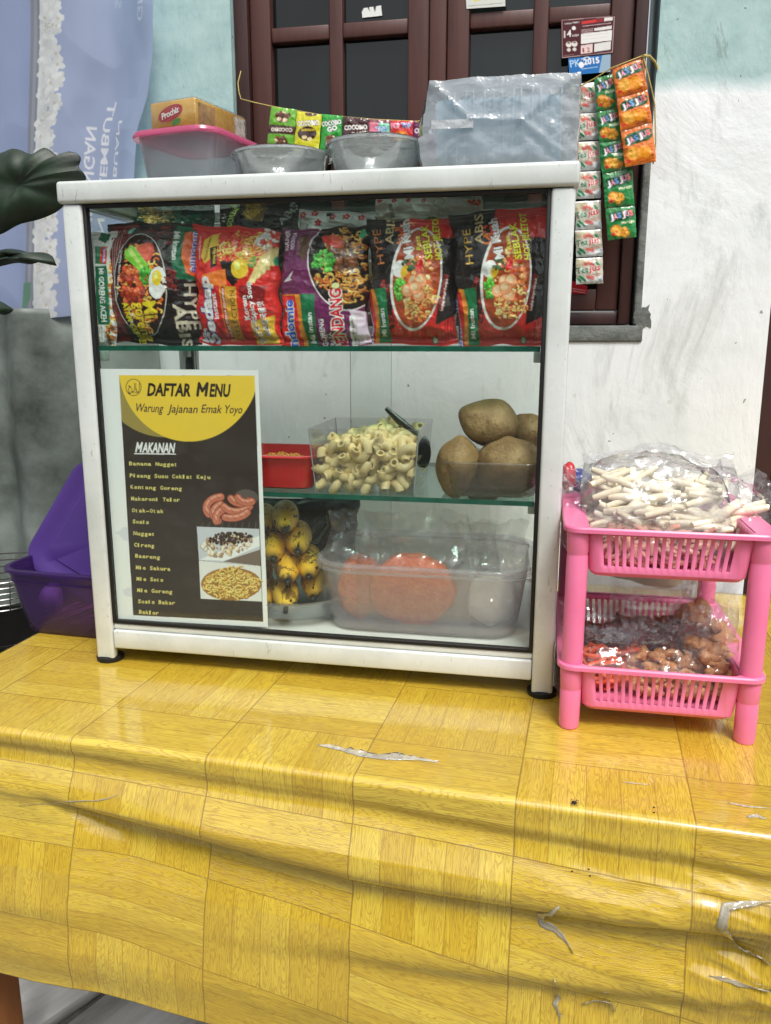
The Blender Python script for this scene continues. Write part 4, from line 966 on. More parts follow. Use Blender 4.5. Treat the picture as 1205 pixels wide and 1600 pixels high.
hcord('cord_tail', [U(*x3(a, b), y=yy) for a, b, yy in ((1046, 250, .386), (1075, 252, .400), (1100, 278, .425), (1112, 310, .428))], .0018, 'short knotted end of yellow cord nailed beside the window frame')
hcord('cord_tail', [U(*x3(a, b), y=yy) for a, b, yy in ((1050, 262, .386), (1068, 330, .385), (1085, 400, .39), (1100, 470, .392), (1104, 640, .392), (1092, 735, .392))], .0010, 'loose yellow cord hanging down behind the orange sachets')
def small(label, quad, y, draw, bgc, seed):
    A = Art((350, 0), 3.0125, quad, dens=1.0, bg=bgc); p, P = rel(A, quad); draw(A, p, P)
    o = sachet(A, y, None, seed); return tag(o, label, 'sachet', 'drink sachets strung along the window cord')
def s1(A, p, P):
    A.poly(P([(0, .42), (1, .42), (1, .62), (0, .64)]), (70, 40, 28)); A.text('COCOBIO', p(.9, .47), p(.12, .50), 17, (236, 228, 214), .06)
    for v in (.2, .8): A.blobs(*p(.5, v), 28, 26, [(90, 50, 34), (220, 190, 160), (120, 70, 44)], 22, 11)
small('green sachet with brown band at the left end of the string', [(222, 502), (345, 516), (328, 712), (200, 702)], .411, s1, (100, 164, 40), 71)
def s2(A, p, P):
    A.text('COCOBIO', p(.08, .36), p(.95, .26), 24, (240, 236, 226), .07, (50, 30, 24), .07); A.ell(*p(.5, .5), 44, 34, (56, 34, 26)); A.text('BANANA', p(.25, .46), p(.8, .42), 12, (236, 206, 60), .05); A.ell(*p(.4, .6), 12, 9, (226, 206, 150)); A.ell(*p(.62, .62), 12, 9, (226, 206, 150)); A.ell(*p(.55, .98), 40, 26, (56, 34, 26)); A.text('COCO', p(.3, .96), p(.9, .94), 16, (230, 226, 220), .05); A.ell(*p(.6, .02), 30, 12, (90, 60, 40))
small('yellow sachet with dark chocolate splash, second on the string', [(345, 524), (459, 540), (446, 738), (330, 722)], .409, s2, (206, 200, 40), 72)
def s3(A, p, P):
    A.text('COCOBIO', p(.06, .3), p(.96, .26), 22, (244, 244, 240), .07, (40, 30, 24), .07); A.text('GO', p(.35, .46), p(.8, .43), 24, (244, 244, 240), .07, (40, 30, 24), .07); A.blobs(*p(.5, .72), 26, 28, [(96, 54, 36), (140, 84, 54), (230, 214, 190)], 26, 10)
small('bright green sachet, third on the string', [(460, 536), (562, 546), (553, 694), (452, 740)], .411, s3, (40, 148, 50), 73)
def s4(A, p, P):
    A.text('COCOBIO', p(.08, .46), p(.96, .38), 22, (240, 236, 230), .07); A.text('DARK', p(.4, .68), p(.95, .62), 22, (230, 214, 190), .06, (60, 20, 20), .05); A.text('CHOCO', p(.38, .88), p(.95, .82), 20, (230, 214, 190), .06, (60, 20, 20), .05); A.blobs(*p(.2, .75), 18, 20, [(110, 60, 50), (80, 40, 34)], 12, 9)
small('dark brown chocolate sachet in the middle of the string', [(563, 548), (682, 560), (680, 690), (556, 692)], .409, s4, (64, 32, 30), 74)
def s5(A, p, P):
    A.poly(P([(.45, 0), (1, 0), (1, 1), (.6, 1)]), (120, 196, 170)); A.text('TOP', p(.35, .5), p(.9, .48), 26, (90, 140, 210), .06, (236, 240, 240), .06); A.blobs(*p(.3, .7), 24, 26, [(236, 160, 180), (226, 120, 150), (240, 200, 200)], 22, 10); A.poly(P([(0, 0), (1, 0), (1, .15), (0, .13)]), (120, 70, 74))
small('pink and mint sachet between the brown and the red one', [(683, 560), (782, 566), (781, 690), (681, 688)], .411, s5, (226, 130, 150), 75)
def s6(A, p, P):
    A.text('POP', p(.04, .3), p(.46, .28), 22, (236, 110, 150), .07, (240, 240, 240), .05); A.text('TOP', p(.48, .28), p(.94, .27), 22, (90, 140, 210), .07, (240, 240, 240), .05); A.ell(*p(.5, .62), 36, 28, (236, 120, 40)); A.ell(*p(.5, .64), 20, 18, (240, 206, 80)); A.blobs(*p(.45, .85), 30, 10, [(226, 200, 60), (100, 160, 60)], 12, 10)
small('red sachet with orange burst on the string', [(784, 567), (892, 571), (888, 692), (782, 690)], .409, s6, (190, 36, 40), 76)
def s7(A, p, P): A.text('COCOBIO', p(.06, .46), p(.96, .46), 24, (240, 236, 240), .07); A.blobs(*p(.35, .75), 20, 20, [(190, 150, 190), (150, 80, 130)], 16, 10)
small('purple sachet at the right end of the string, half behind the plastic bag', [(893, 570), (1010, 574), (1008, 706), (890, 694)], .411, s7, (110, 40, 90), 77)

# ---------------------------------------------------------------- stickers on the window
def sticker(label, quad, draw, bgc, y=YF+.0022, o=(640, 0), s=2.869, name='sticker'):
    A = Art(o, s, quad, dens=1.1, bg=bgc); p, P = rel(A, quad); draw(A, p, P)
    return tag(sheet(name, A, y, m_paper, thick=.0003), label, 'sticker')
def k1(A, p, P):
    W_ = (226, 222, 220)
    for a, b in (((.015, .02), (.985, .035)), ((.985, .035), (.985, .97)), ((.985, .97), (.015, .98)), ((.015, .98), (.015, .02))): A.line([p(*a), p(*b)], 2, (200, 176, 170), .8)
    A.text('14', p(.05, .48), p(.20, .46), 32, W_, .03, shear=.2); A.ell(*p(.235, .25), 9, 9, W_); A.text('2024', p(.2, .47), p(.33, .46), 9, W_, .03)
    for u in (.14, .25): A.ell(*p(u, .66), 13, 13, (222, 214, 206)); A.ell(*p(u, .8), 9, 8, (214, 206, 200)); A.ell(*p(u, .62), 7, 4, (90, 50, 50))
    A.text('TAHUN PEMILU', p(.06, .14), p(.34, .12), 7, W_, .02); A.poly(P([(.38, .09), (.66, .07), (.66, .15), (.38, .17)]), (200, 50, 50)); A.poly(P([(.67, .07), (.79, .06), (.79, .14), (.67, .15)]), (150, 30, 40)); A.poly(P([(.8, .05), (.96, .05), (.96, .13), (.8, .14)]), (226, 220, 216))
    A.tiny(p(.4, .22), p(.95, .2), 1, (0, 8), (214, 190, 186), 3); A.tiny(p(.38, .32), p(.6, .31), 3, (0, 7), (206, 180, 176), 3); A.poly(P([(.62, .3), (.95, .27), (.95, .36), (.62, .37)]), (222, 218, 214))
    A.poly(P([(.37, .42), (.96, .39), (.96, .66), (.37, .68)]), (228, 226, 222)); A.poly(P([(.37, .72), (.6, .70), (.6, .93), (.37, .94)]), (224, 200, 196)); A.poly(P([(.63, .71), (.95, .68), (.95, .9), (.63, .92)]), (220, 218, 214))
    A.text('1', p(.41, .9), p(.44, .9), 20, (150, 40, 40), .03); A.text('2', p(.5, .9), p(.55, .9), 20, (150, 40, 40), .03); A.tiny(p(.4, .48), p(.9, .46), 2, (0, 16), (190, 186, 182), 2); A.tiny(p(.05, .93), p(.24, .93), 1, (0, 4), (190, 160, 156), 2)
sticker('maroon registration sticker with 14 and white boxes on the right window', [(680, 88), (922, 68), (912, 238), (682, 262)], k1, (74, 20, 28))
def k2(A, p, P):
    A.poly(P([(.8, 0), (1, 0), (1, 1), (.72, 1)]), (150, 176, 196)); A.text('PK', p(.04, .55), p(.3, .5), 34, (176, 206, 230), .03); A.text('2015', p(.36, .46), p(.74, .42), 27, (240, 242, 244), .06); A.ell(*p(.3, .45), 12, 14, (240, 242, 244)); A.tiny(p(.3, .7), p(.7, .65), 1, (0, 8), (200, 220, 236), 3); A.line([p(.3, .12), p(.45, .02), p(.55, .14)], 3, (230, 236, 240))
sticker('small blue PK 2015 sticker just under the maroon one', [(712, 262), (902, 244), (900, 322), (716, 338)], k2, (30, 110, 180))
sticker('cream paper label at the top edge above the plastic bag', [(252, -20), (428, -34), (430, 28), (256, 40)], lambda A, p, P: (A.poly(P([(.2, .2), (.36, .18), (.36, .45), (.2, .48)]), (214, 200, 60)), A.tiny(p(.05, .8), p(.95, .76), 1, (0, 4), (120, 120, 110), 3)), (206, 208, 200), y=YF+.0024)
sticker('scrap of torn white paper stuck on the upper left window pane', [(648, 40), (740, 26), (745, 74), (652, 84)], lambda A, p, P: (A.poly(P([(.3, 0), (.38, 0), (.42, .5)]), (30, 34, 32)), A.poly(P([(.6, 0), (.75, 0), (.66, .6)]), (30, 34, 32)), A.poly(P([(0, 0), (.12, 0), (0, .4)]), (30, 34, 32))), (222, 224, 220), y=YF+.0165, o=(350, 0), s=3.0125, name='torn_paper')
sticker('small red label low on the pane under the tea sachets', [(728, 1258), (798, 1284), (794, 1318), (724, 1316)], lambda A, p, P: A.tiny(p(.1, .6), p(.9, .6), 2, (0, 10), (236, 200, 196), 3), (176, 30, 44), y=YF+.0024)

# ---------------------------------------------------------------- food on the shelves
random.seed(7)
m_milky = film('milky_plastic', (236, 236, 240), .50, (226, 226, 230), .18, None, gloss=1.2)
m_clearbag = film('clear_cellophane', (253, 253, 254), .06, (230, 231, 234), .10, 38, .0025, gloss=1.8, streak=30)
m_cup = film('clear_deli_plastic', (248, 250, 250), .22, (238, 242, 242), .06, 90, .0006, gloss=3.0)
def ceramic(name, c, **k): return M(name, c, k.pop('rough', .35), .5, k.pop('var', .06), **k)
# red dish half hidden by the menu
def dish():
    loc = U(448, 768, z=.200); t = thing('red_dish', 'red plastic dish of fried crumbs beside the menu sheet on the middle shelf', 'dish', (loc.x-.022, loc.y+.052, .2002))
    bm = bmesh.new(); tub(bm, .088, .08, .104, .096, .036, .014, .02, .0015, .004, .002); ob_from_bm('dish', bm, M('red_plastic', (206, 38, 40), .3, .5, .05, coat=.3), t, sm=rad(40))
    bm = bmesh.new(); r = random.Random(2)
    for i in range(420):
        a = r.random()*2*pi; q = math.sqrt(r.random())*.038; x, y = q*cos(a), q*sin(a)*.9; z = .018+.012*(1-(q/.04)**2)+r.uniform(-.002, .002); s = r.uniform(.0012, .0026)
        bmesh.ops.create_icosphere(bm, subdivisions=1, radius=s, matrix=Matrix.Translation((x, y, z)) @ Matrix.Rotation(r.random()*6, 4, 'X'))
    o = ob_from_bm('crumbs', bm, M('fried_crumbs', (206, 140, 60), .7, .3, .2, 400), t); o['kind'] = 'stuff'
dish()
# acrylic box of macaroni
def acrylic():
    a = U(490, 770, z=.2); b = U(643, 775, z=.2)
    t = thing('acrylic_box', 'square clear acrylic box holding the macaroni on the middle shelf', 'acrylic box', ((a.x+b.x)/2, (a.y+b.y)/2+.060, .2000), rad(1.5))
    bm = bmesh.new(); W0, W1, Hh, th = .102, .113, .066, .0022
    loft(bm, [(W0, .112, .0015, 0), (W1, .122, .0015, Hh), (W1-2*th, .122-2*th, .0008, Hh), (W0-2*th, .112-2*th, .0008, th)], 2)
    bm.faces.ensure_lookup_table()
    for f in bm.faces:
        f.material_index = 1 if abs(f.normal.z) > .8 and abs(f.calc_center_median().z-Hh) < .001 else 0
    ob_from_bm('box_wall', bm, None, t, mats=[m_acryl, m_acryl_edge])
    for sx_, sy_ in ((-1, -1), (1, -1), (-1, 1), (1, 1)):
        bm = bmesh.new(); tube(bm, [(sx_*(W0/2-.0006), sy_*(.056-.0006), .001), (sx_*(W1/2-.0006), sy_*(.061-.0006), Hh)], .0006, 5)
        ob_from_bm('corner_seam', bm, m_acryl_edge, t)
    return t
abox = acrylic()
m_mac = M('dry_macaroni', (242, 226, 172), .42, .45, .07, 60, c2=(230, 208, 140), sss=.15)
def elbow(da, R, r, seed):
    bm = bmesh.new(); n, k = 9, 14; outer, inner = [], []
    for i in range(n):
        a = -da/2+da*i/(n-1); c = Vector((R*cos(a)-R*.8, 0, R*sin(a))); u_ = Vector((cos(a), 0, sin(a))); v_ = Vector((0, 1, 0))
        outer.append([bm.verts.new(c+(u_*cos(2*pi*j/k)+v_*sin(2*pi*j/k))*(r*(1+.05*(j % 2)))) for j in range(k)])
        inner.append([bm.verts.new(c+(u_*cos(2*pi*j/k)+v_*sin(2*pi*j/k))*(r*.58)) for j in range(k)])
    for i in range(n-1):
        for j in range(k):
            bm.faces.new((outer[i][j], outer[i][(j+1) % k], outer[i+1][(j+1) % k], outer[i+1][j])); bm.faces.new((inner[i][j], inner[i+1][j], inner[i+1][(j+1) % k], inner[i][(j+1) % k]))
    for i in (0, n-1):
        for j in range(k): bm.faces.new((outer[i][j], inner[i][j], inner[i][(j+1) % k], outer[i][(j+1) % k]))
    bmesh.ops.recalc_face_normals(bm, faces=bm.faces[:]); me = bpy.data.meshes.new('macaroni'); bm.to_mesh(me); bm.free(); me.materials.append(m_mac); smooth(me, rad(50)); return me
mm = [elbow(2.5, .0078, .0044, 0), elbow(1.9, .0090, .0043, 1), elbow(2.9, .0068, .0045, 2)]
def macaroni():
    r = random.Random(11); pts = []; base = Vector(abox.location); tries = 0
    while len(pts) < 290 and tries < 60000:
        tries += 1
        z = r.uniform(.006, .060); hw = (.102+(.113-.102)*z/.066)/2-.009; hd = (.112+.010*z/.066)/2-.009
        x = r.uniform(-hw, hw); y = r.uniform(-hd, hd)
        top = .047+.018*math.exp(-((x-.012)/.030)**2-((y-.01)/.05)**2)+.004*sin(x*180)
        if z > top: continue
        if not (y < -hd+.022 or z > top-.020 or x > hw-.016): continue
        if all((Vector((x, y, z))-q).length > .0082 for q in pts): pts.append(Vector((x, y, z)))
    bm_in = bmesh.new()
    for i, p in enumerate(pts):
        o = bpy.data.objects.new('macaroni', mm[i % 3]); COL.objects.link(o)
        o.location = base+p; o.rotation_euler = (r.uniform(0, 6.28), r.uniform(0, 6.28), r.uniform(0, 6.28))
        tag(o, 'cream elbow macaroni piece heaped in the clear acrylic box on the middle shelf', 'macaroni', 'dry macaroni heaped in the acrylic box')
macaroni()
def spoon():
    t = thing('black_spoon', 'black plastic spoon sticking up out of the macaroni box', 'spoon', (0, 0, 0)); m = M('black_plastic_spoon', (20, 22, 24), .25, .5, coat=.3)
    p = [U(604, 638, y=.075), U(625, 658, y=.072), U(645, 672, y=.070), U(654, 680, y=.069)]; t.location = p[-1]
    p = [q-t.location for q in p]
    bm = bmesh.new(); tube(bm, p, [.0022, .0042, .0028, .0024], 10); 
    for v in bm.verts: v.co.y = v.co.y*.6
    ob_from_bm('handle', bm, m, t, sm=rad(60))
    bm = bmesh.new(); bmesh.ops.create_uvsphere(bm, u_segments=20, v_segments=12, radius=1)
    for v in bm.verts:
        v.co = Vector((v.co.x*.0075, v.co.y*.0035+.003*(1-v.co.x**2), v.co.z*.017)) + Vector((.006, 0, -.018))
    ob_from_bm('bowl', bm, m, t, sm=rad(80))
spoon()
# potato tray
def potato_mat(s):
    m, nt, N, L, p = newmat('potato_skin'); v = coords(nt)
    f = noise_node(nt, v, 30, 6, .65); g2 = noise_node(nt, v, 160, 4, .6); h = noise_node(nt, v, 260, 2)
    c = ramp(nt, f, [(.3, C4(112, 86, 52)), (.5, C4(146, 118, 76)), (.72, C4(176, 148, 100))])
    c = mixc(nt, mth(nt, 'MULTIPLY', mth(nt, 'GREATER_THAN', g2, .62), .6), c, C4(104, 76, 42)); c = mixc(nt, mth(nt, 'MULTIPLY', mth(nt, 'GREATER_THAN', h, .7), .8), c, C4(70, 50, 28))
    L.new(c, p.inputs['Base Color']); p.inputs['Roughness'].default_value = .6; bump(nt, mth(nt, 'ADD', g2, mth(nt, 'MULTIPLY', f, 1.5)), p, .0018); return m
m_pot = potato_mat(1)
def lump(name, mat, loc, rx, ry, rz, seed, amp=.12, rot=(0, 0, 0), sub=4, parent=None):
    bm = bmesh.new(); bmesh.ops.create_icosphere(bm, subdivisions=sub, radius=1)
    from mathutils import noise as mn
    for v in bm.verts:
        n = v.co.normalized(); q = 1+amp*mn.noise(n*1.1+Vector((seed*3.1, seed, 0)))*2+amp*.35*mn.noise(n*3+Vector((0, seed*2.3, seed)))
        v.co = Vector((n.x*rx*q, n.y*ry*q, n.z*rz*q))
    o = ob_from_bm(name, bm, mat, parent, sm=rad(80)); o.location = loc; o.rotation_euler = rot; return o
a = U(700, 780, z=.2); b = U(830, 782, z=.2)
tx = (a.x+b.x)/2+.001
tr = thing('plastic_tray', 'clear plastic tray holding the potatoes at the right end of the middle shelf', 'tray', (tx, .064, .2000))
bm = bmesh.new(); tub(bm, .084, .086, .101, .104, .036, .014, .018, .0012, .0035, .002); ob_from_bm('tray_body', bm, film('smoky_tray', (236, 234, 232), .15, (190, 180, 172), .1, None, gloss=1.4), tr, sm=rad(40))
def potato(px, py, y, rx, ry, rz, seed, label, rot=(0, 0, 0)):
    o = lump('potato', m_pot, U(px, py, y=y), rx, ry, rz, seed, .085, rot); tag(o, label, 'potato', 'potatoes piled in the tray')
potato(765, 661, .060, .0310, .027, .0235, 1, 'big greenish brown potato lying on top of the potato pile', (0, .1, .2))
potato(713, 728, .044, .0215, .025, .031, 2, 'tall oval potato standing at the left end of the tray', (0, .12, 0))
potato(796, 727, .045, .0325, .027, .030, 3, 'round dull potato at the front right of the tray')
potato(824, 674, .088, .0195, .022, .0195, 4, 'smaller tan potato peeking out behind at the right post')
potato(757, 755, .085, .022, .022, .022, 5, 'potato low at the back of the tray between the two front ones')

# bananas in a bowl
def bananas():
    m, nt, N, L, p = newmat('banana_skin'); v = coords(nt)
    f = noise_node(nt, v, 40, 6, .7, .4); st = noise_node(nt, coords(nt, 'Object', (1, .35, 1)), 120, 4, .7)
    c = ramp(nt, noise_node(nt, v, 18, 3), [(.3, C4(226, 172, 40)), (.7, C4(238, 200, 70))]); c = mixc(nt, mth(nt, 'MULTIPLY', mth(nt, 'GREATER_THAN', f, .55), .8), c, C4(110, 70, 26)); c = mixc(nt, mth(nt, 'GREATER_THAN', st, .61), c, C4(34, 22, 14))
    at = N.new('ShaderNodeAttribute'); at.attribute_name = 'tip'; c = mixc(nt, at.outputs['Fac'], c, C4(26, 20, 16))
    L.new(c, p.inputs['Base Color']); p.inputs['Roughness'].default_value = .42; bump(nt, f, p, .0004)
    t = thing('banana_bunch', 'bunch of ripe spotted bananas, tips forward, in the clear bowl beside the menu', 'banana bunch', (-.045, .075, .058))
    c7 = lambda x, y: (400+x/2.51, 540+y/2.51)
    for i, (cx, cy, r, y, drop) in enumerate(((38, 742, 44, .060, .0), (118, 738, 50, .040, .0), (70, 852, 52, .036, .004), (165, 824, 54, .042, .004), (126, 940, 52, .026, .008), (208, 922, 50, .038, .006), (226, 1003, 46, .046, .006), (118, 1055, 50, .020, .010), (20, 960, 48, .050, 0), (40, 1040, 46, .045, 0))):
        px, py = c7(cx, cy); P = U(px, py, y=y)-t.location; R = r/2.51*.00082; D_ = Vector((P.x+t.location.x-CAM[0], P.y+t.location.y-CAM[1], 0)).normalized()
        pts = [P+D_*(-.011+.0120*k)+Vector((0, 0, .0028*k-.0002*k*k)) for k in range(9)]
        prof = [.15, .20, .50, .78, .95, 1.02, 1.0, .9, .5]
        P0 = [Vector((p_.x, p_.y, p_.z)) for p_ in pts]; P0[0] = P0[1]+Vector((0, -.0035, .0015))
        bm = bmesh.new(); tube(bm, P0, [R*q for q in prof], 10)
        o = ob_from_bm('banana', bm, m, t, sm=rad(80)); me = o.data; a_ = me.attributes.new('tip', 'FLOAT', 'POINT')
        a_.data.foreach_set('value', [1.0 if k < 20 else 0.0 for k in range(len(me.vertices))])
        sub = o.modifiers.new('s', 'SUBSURF'); sub.levels = 1; sub.render_levels = 2
    bw = thing('clear_bowl', 'round clear plastic bowl under the bananas', 'bowl', (-.043, .088, .0466))
    bm = bmesh.new(); lathe(bm, [(0, .0), (.04, .0), (.062, .010), (.074, .028), (.0785, .030), (.0785, .0312), (.0735, .0312), (.060, .0125), (.039, .002), (0, .002)], 56)
    o = ob_from_bm('bowl_body', bm, m_cup, bw, sm=rad(50))
bananas()
# dark patterned bag lying behind the bananas
def darkbag():
    def dr(A):
        A.poly([(150, 600), (380, 640), (405, 680), (300, 760), (120, 820), (30, 760), (30, 620)], (18, 24, 24))
        for k in range(3): A.line([(150, 760+k*12), (220, 730+k*10), (250, 690+k*10), (290, 655+k*10), (300, 680+k*8), (260, 740+k*8), (180, 790)], 4, (110, 126, 108))
        A.tiny((60, 640), (180, 610), 5, (0, 16), (60, 72, 66), 4)
    A = Art((400, 540), 2.51, [(-60, 600), (405, 596), (380, 860), (-60, 860)], dens=.7, bg=(18, 24, 24)); dr(A)
    pack(A, .185, .020, 'dark packet with pale swirl lying behind the bananas', 83, name='dark_packet', fin=.02, cr=2)
darkbag()

# big milky container with bagged orange discs and white rounds
bc = thing('storage_container', 'large milky rectangular plastic container on the cabinet floor', 'container', (.1095, .098, .0468), rad(0))
bm = bmesh.new(); tub(bm, .200, .138, .222, .160, .078, .030, .036, .0014, .0045, .003); ob_from_bm('container_body', bm, film('frosted_container', (250, 249, 251), .20, (246, 240, 244), .16, None, gloss=1.3), bc, sm=rad(40))
bm = bmesh.new(); loft(bm, [(.2295, .1685, .040, .0685), (.2315, .1705, .041, .0690), (.2315, .1705, .041, .0715), (.2235, .1625, .037, .0715)], 8, False, False)
ob_from_bm('rim_band', bm, film('frosted_rim', (246, 244, 247), .30, (232, 230, 232), .16, None, gloss=1.3), bc, sm=rad(40))
m_orange = M('orange_cracker', (238, 142, 96), .7, .3, .15, 110, 200, .004, c2=(214, 78, 44), sss=.1, detail=7)
m_white = M('pale_cracker', (230, 226, 220), .6, .35, .05, 60, 110, .002)
def bagmesh(bm, w_, h_, t_, seed, n=34, cr_=.006, fin=.25, neck=.55):
    """a crinkled closed film bag: body below, flared crumpled neck above (z up, front -y)"""
    u, v = np.meshgrid(np.linspace(0, 1, n), np.linspace(0, 1, n)); out = []
    for side in (-1, 1):
        body = np.clip(1-np.abs(2*u-1)**2.5, 0, 1)**.6*np.clip(1-(np.clip((v-.02)/(1-fin), 0, 1)*2-1)**4, 0, 1)**.7
        X = (u-.5)*w_*(1-(1-neck)*np.clip((v-.55)/.3, 0, 1)*np.clip((1.15-v)/.3, 0, 1)); Z = v*h_+cr_*1.5*fbm(u*4, v*2, seed+2)*v
        c_ = cr_*ridge(u*3.3+v, v*3.7-u*.7, seed+(side > 0)*5, 3)*(.25+.75*np.clip((v-.4)/.5, 0, 1))+cr_*.5*ridge(u*9, v*9, seed+8, 2)
        e = np.clip(np.minimum(u, 1-u)*8, 0, 1)*np.clip(v*8, 0, 1)
        Yc = .5*cr_*2*fbm(u*2.5, v*3, seed+20)*v
        Y = side*(t_/2*body+.0004)+side*c_*e*.6+Yc+cr_*1.2*np.sin(u*9+seed)*np.clip((v-.7)/.3, 0, 1)
        vs = [[bm.verts.new((X[j, i], Y[j, i], Z[j, i])) for i in range(n)] for j in range(n)]
        for j in range(n-1):
            for i in range(n-1):
                q = (vs[j][i], vs[j][i+1], vs[j+1][i+1], vs[j+1][i]); bm.faces.new(q if side < 0 else q[::-1])
    return bm
def snack_bag(label, cat, loc, w_, h_, t_, rot, seed, fill, fmat, n=40, cr_=.006, name='snack_bag', neck=.6, group=None, fin=.3, mat=None):
    t = thing(name, label, cat, loc, group=group, rot=rot)
    bm = bmesh.new(); bagmesh(bm, w_, h_, t_, seed, 36, cr_, fin, neck); ob_from_bm('film', bm, mat or m_clearbag, t, sm=rad(28))
    if fill:
        bm = bmesh.new(); r = random.Random(seed)
        fill(bm, r, w_*.82, h_*(1-fin)*.9, t_*.72); o = ob_from_bm('filling', bm, fmat, t, sm=rad(60)); o['kind'] = 'stuff'
    return t
def f_blobs(s0, s1, n, jag=.45):
    def f(bm, r, w_, h_, t_):
        from mathutils import noise as mn
        for i in range(n):
            a, b_, c = r.uniform(-1, 1), r.uniform(0, 1), r.uniform(-1, 1)
            x = a*w_/2*math.sqrt(max(0, 1-(2*b_-1)**2*.5)); z = h_*(.07+.9*b_); y = c*t_/2*math.sqrt(max(.05, 1-a*a))*.8; s = r.uniform(s0, s1)
            q = bmesh.ops.create_icosphere(bm, subdivisions=2, radius=s); k = r.random()*50; e = (r.uniform(.7, 1.3), r.uniform(.7, 1.2), r.uniform(.6, 1.1))
            for v in q['verts']:
                d = v.co.normalized(); m_ = 1+jag*mn.noise(d*2.2+Vector((k, 0, 0)))*2; v.co = Vector((v.co.x*e[0]*m_+x, v.co.y*e[1]*m_+y, v.co.z*e[2]*m_+z))
    return f
def f_sticks(L_, r0, n, flat=1.0, ang=None, bend=.0):
    def f(bm, r, w_, h_, t_):
        for i in range(n):
            a, b_, c = r.uniform(-1, 1), r.uniform(0, 1), r.uniform(-1, 1); x = a*(w_/2-L_*.25); z = h_*(.1+.8*b_); y = c*t_/2*.75
            g_ = (ang if ang is not None else 0)+r.gauss(0, .35 if ang is not None else 1.5); d = Vector((cos(g_), r.uniform(-.3, .3), sin(g_)))*L_/2*r.uniform(.7, 1.1); m_ = Vector((r.uniform(-1, 1), r.uniform(-1, 1), r.uniform(-1, 1)))*bend*L_
            c_ = Vector((x, y, z)); tube(bm, [c_-d, c_-d*.5+m_*.7, c_+m_, c_+d*.5+m_*.7, c_+d], [r0*.8, r0, r0*r.uniform(.9, 1.2), r0, r0*.8], 6)
    return f
def disc_fill(rx, rz, ty):
    def f(bm, r, w_, h_, t_):
        q = bmesh.ops.create_uvsphere(bm, u_segments=40, v_segments=24, radius=1); from mathutils import noise as mn
        for v in q['verts']:
            n = v.co.copy(); k = 1+.10*mn.noise(n*2.2+Vector((rx*90, 0, 0)))+.03*mn.noise(n*9)
            yy = math.copysign(abs(n.y)**.35, n.y); v.co = Vector((n.x*rx*k, yy*ty, n.z*rz*k+rz+.003))
    return f
GB = 'clear bags standing in the milky container'
snack_bag('clear bag with a tall orange slab at the left end of the milky container', 'snack bag', (.038, .062, .0500), .088, .122, .040, (-.08, .05, .20), 5, disc_fill(.026, .034, .012), m_orange, group=GB, neck=.8)
snack_bag('clear bag with a big round orange slab in the middle of the milky container', 'snack bag', (.098, .050, .0500), .124, .124, .044, (-.05, 0, -.04), 8, disc_fill(.046, .038, .015), m_orange, group=GB, neck=.85)
snack_bag('clear bag with narrow white discs behind the orange slabs', 'snack bag', (.150, .080, .0500), .080, .110, .040, (-.05, 0, .1), 12, disc_fill(.020, .030, .010), m_white, group=GB, neck=.85)
snack_bag('clear bag with round white discs at the right end of the milky container', 'snack bag', (.182, .066, .0500), .084, .116, .040, (-.05, 0, -.1), 14, disc_fill(.027, .028, .012), m_white, group=GB, neck=.8)

# ---------------------------------------------------------------- things on top of the cabinet
ZT = .5052
pt = thing('lidded_container', 'clear plastic container with a pink lid on the top left of the cabinet', 'container', (-.156, .128, ZT), rad(-11))
bm = bmesh.new(); tub(bm, .080, .090, .096, .106, .058, .014, .020, .0012, .001, .002); ob_from_bm('container_body', bm, film('greyish_clear', (240, 242, 244), .26, (214, 216, 220), .12, None, gloss=1.4), pt, sm=rad(40))
bm = bmesh.new(); loft(bm, [(.100, .110, .022, .0565), (.108, .118, .026, .0560), (.109, .119, .026, .0585), (.106, .116, .025, .0620), (.098, .108, .021, .0625), (.095, .105, .020, .0612)], 8)
ob_from_bm('lid', bm, film('pink_lid', (240, 150, 185), .70, (228, 118, 160), .2, None, gloss=1.2), pt, sm=rad(40))
lump('contents', M('dark_contents', (60, 58, 52), .6), (-.012, -.01, .012), .024, .03, .009, 3, .1, parent=pt)
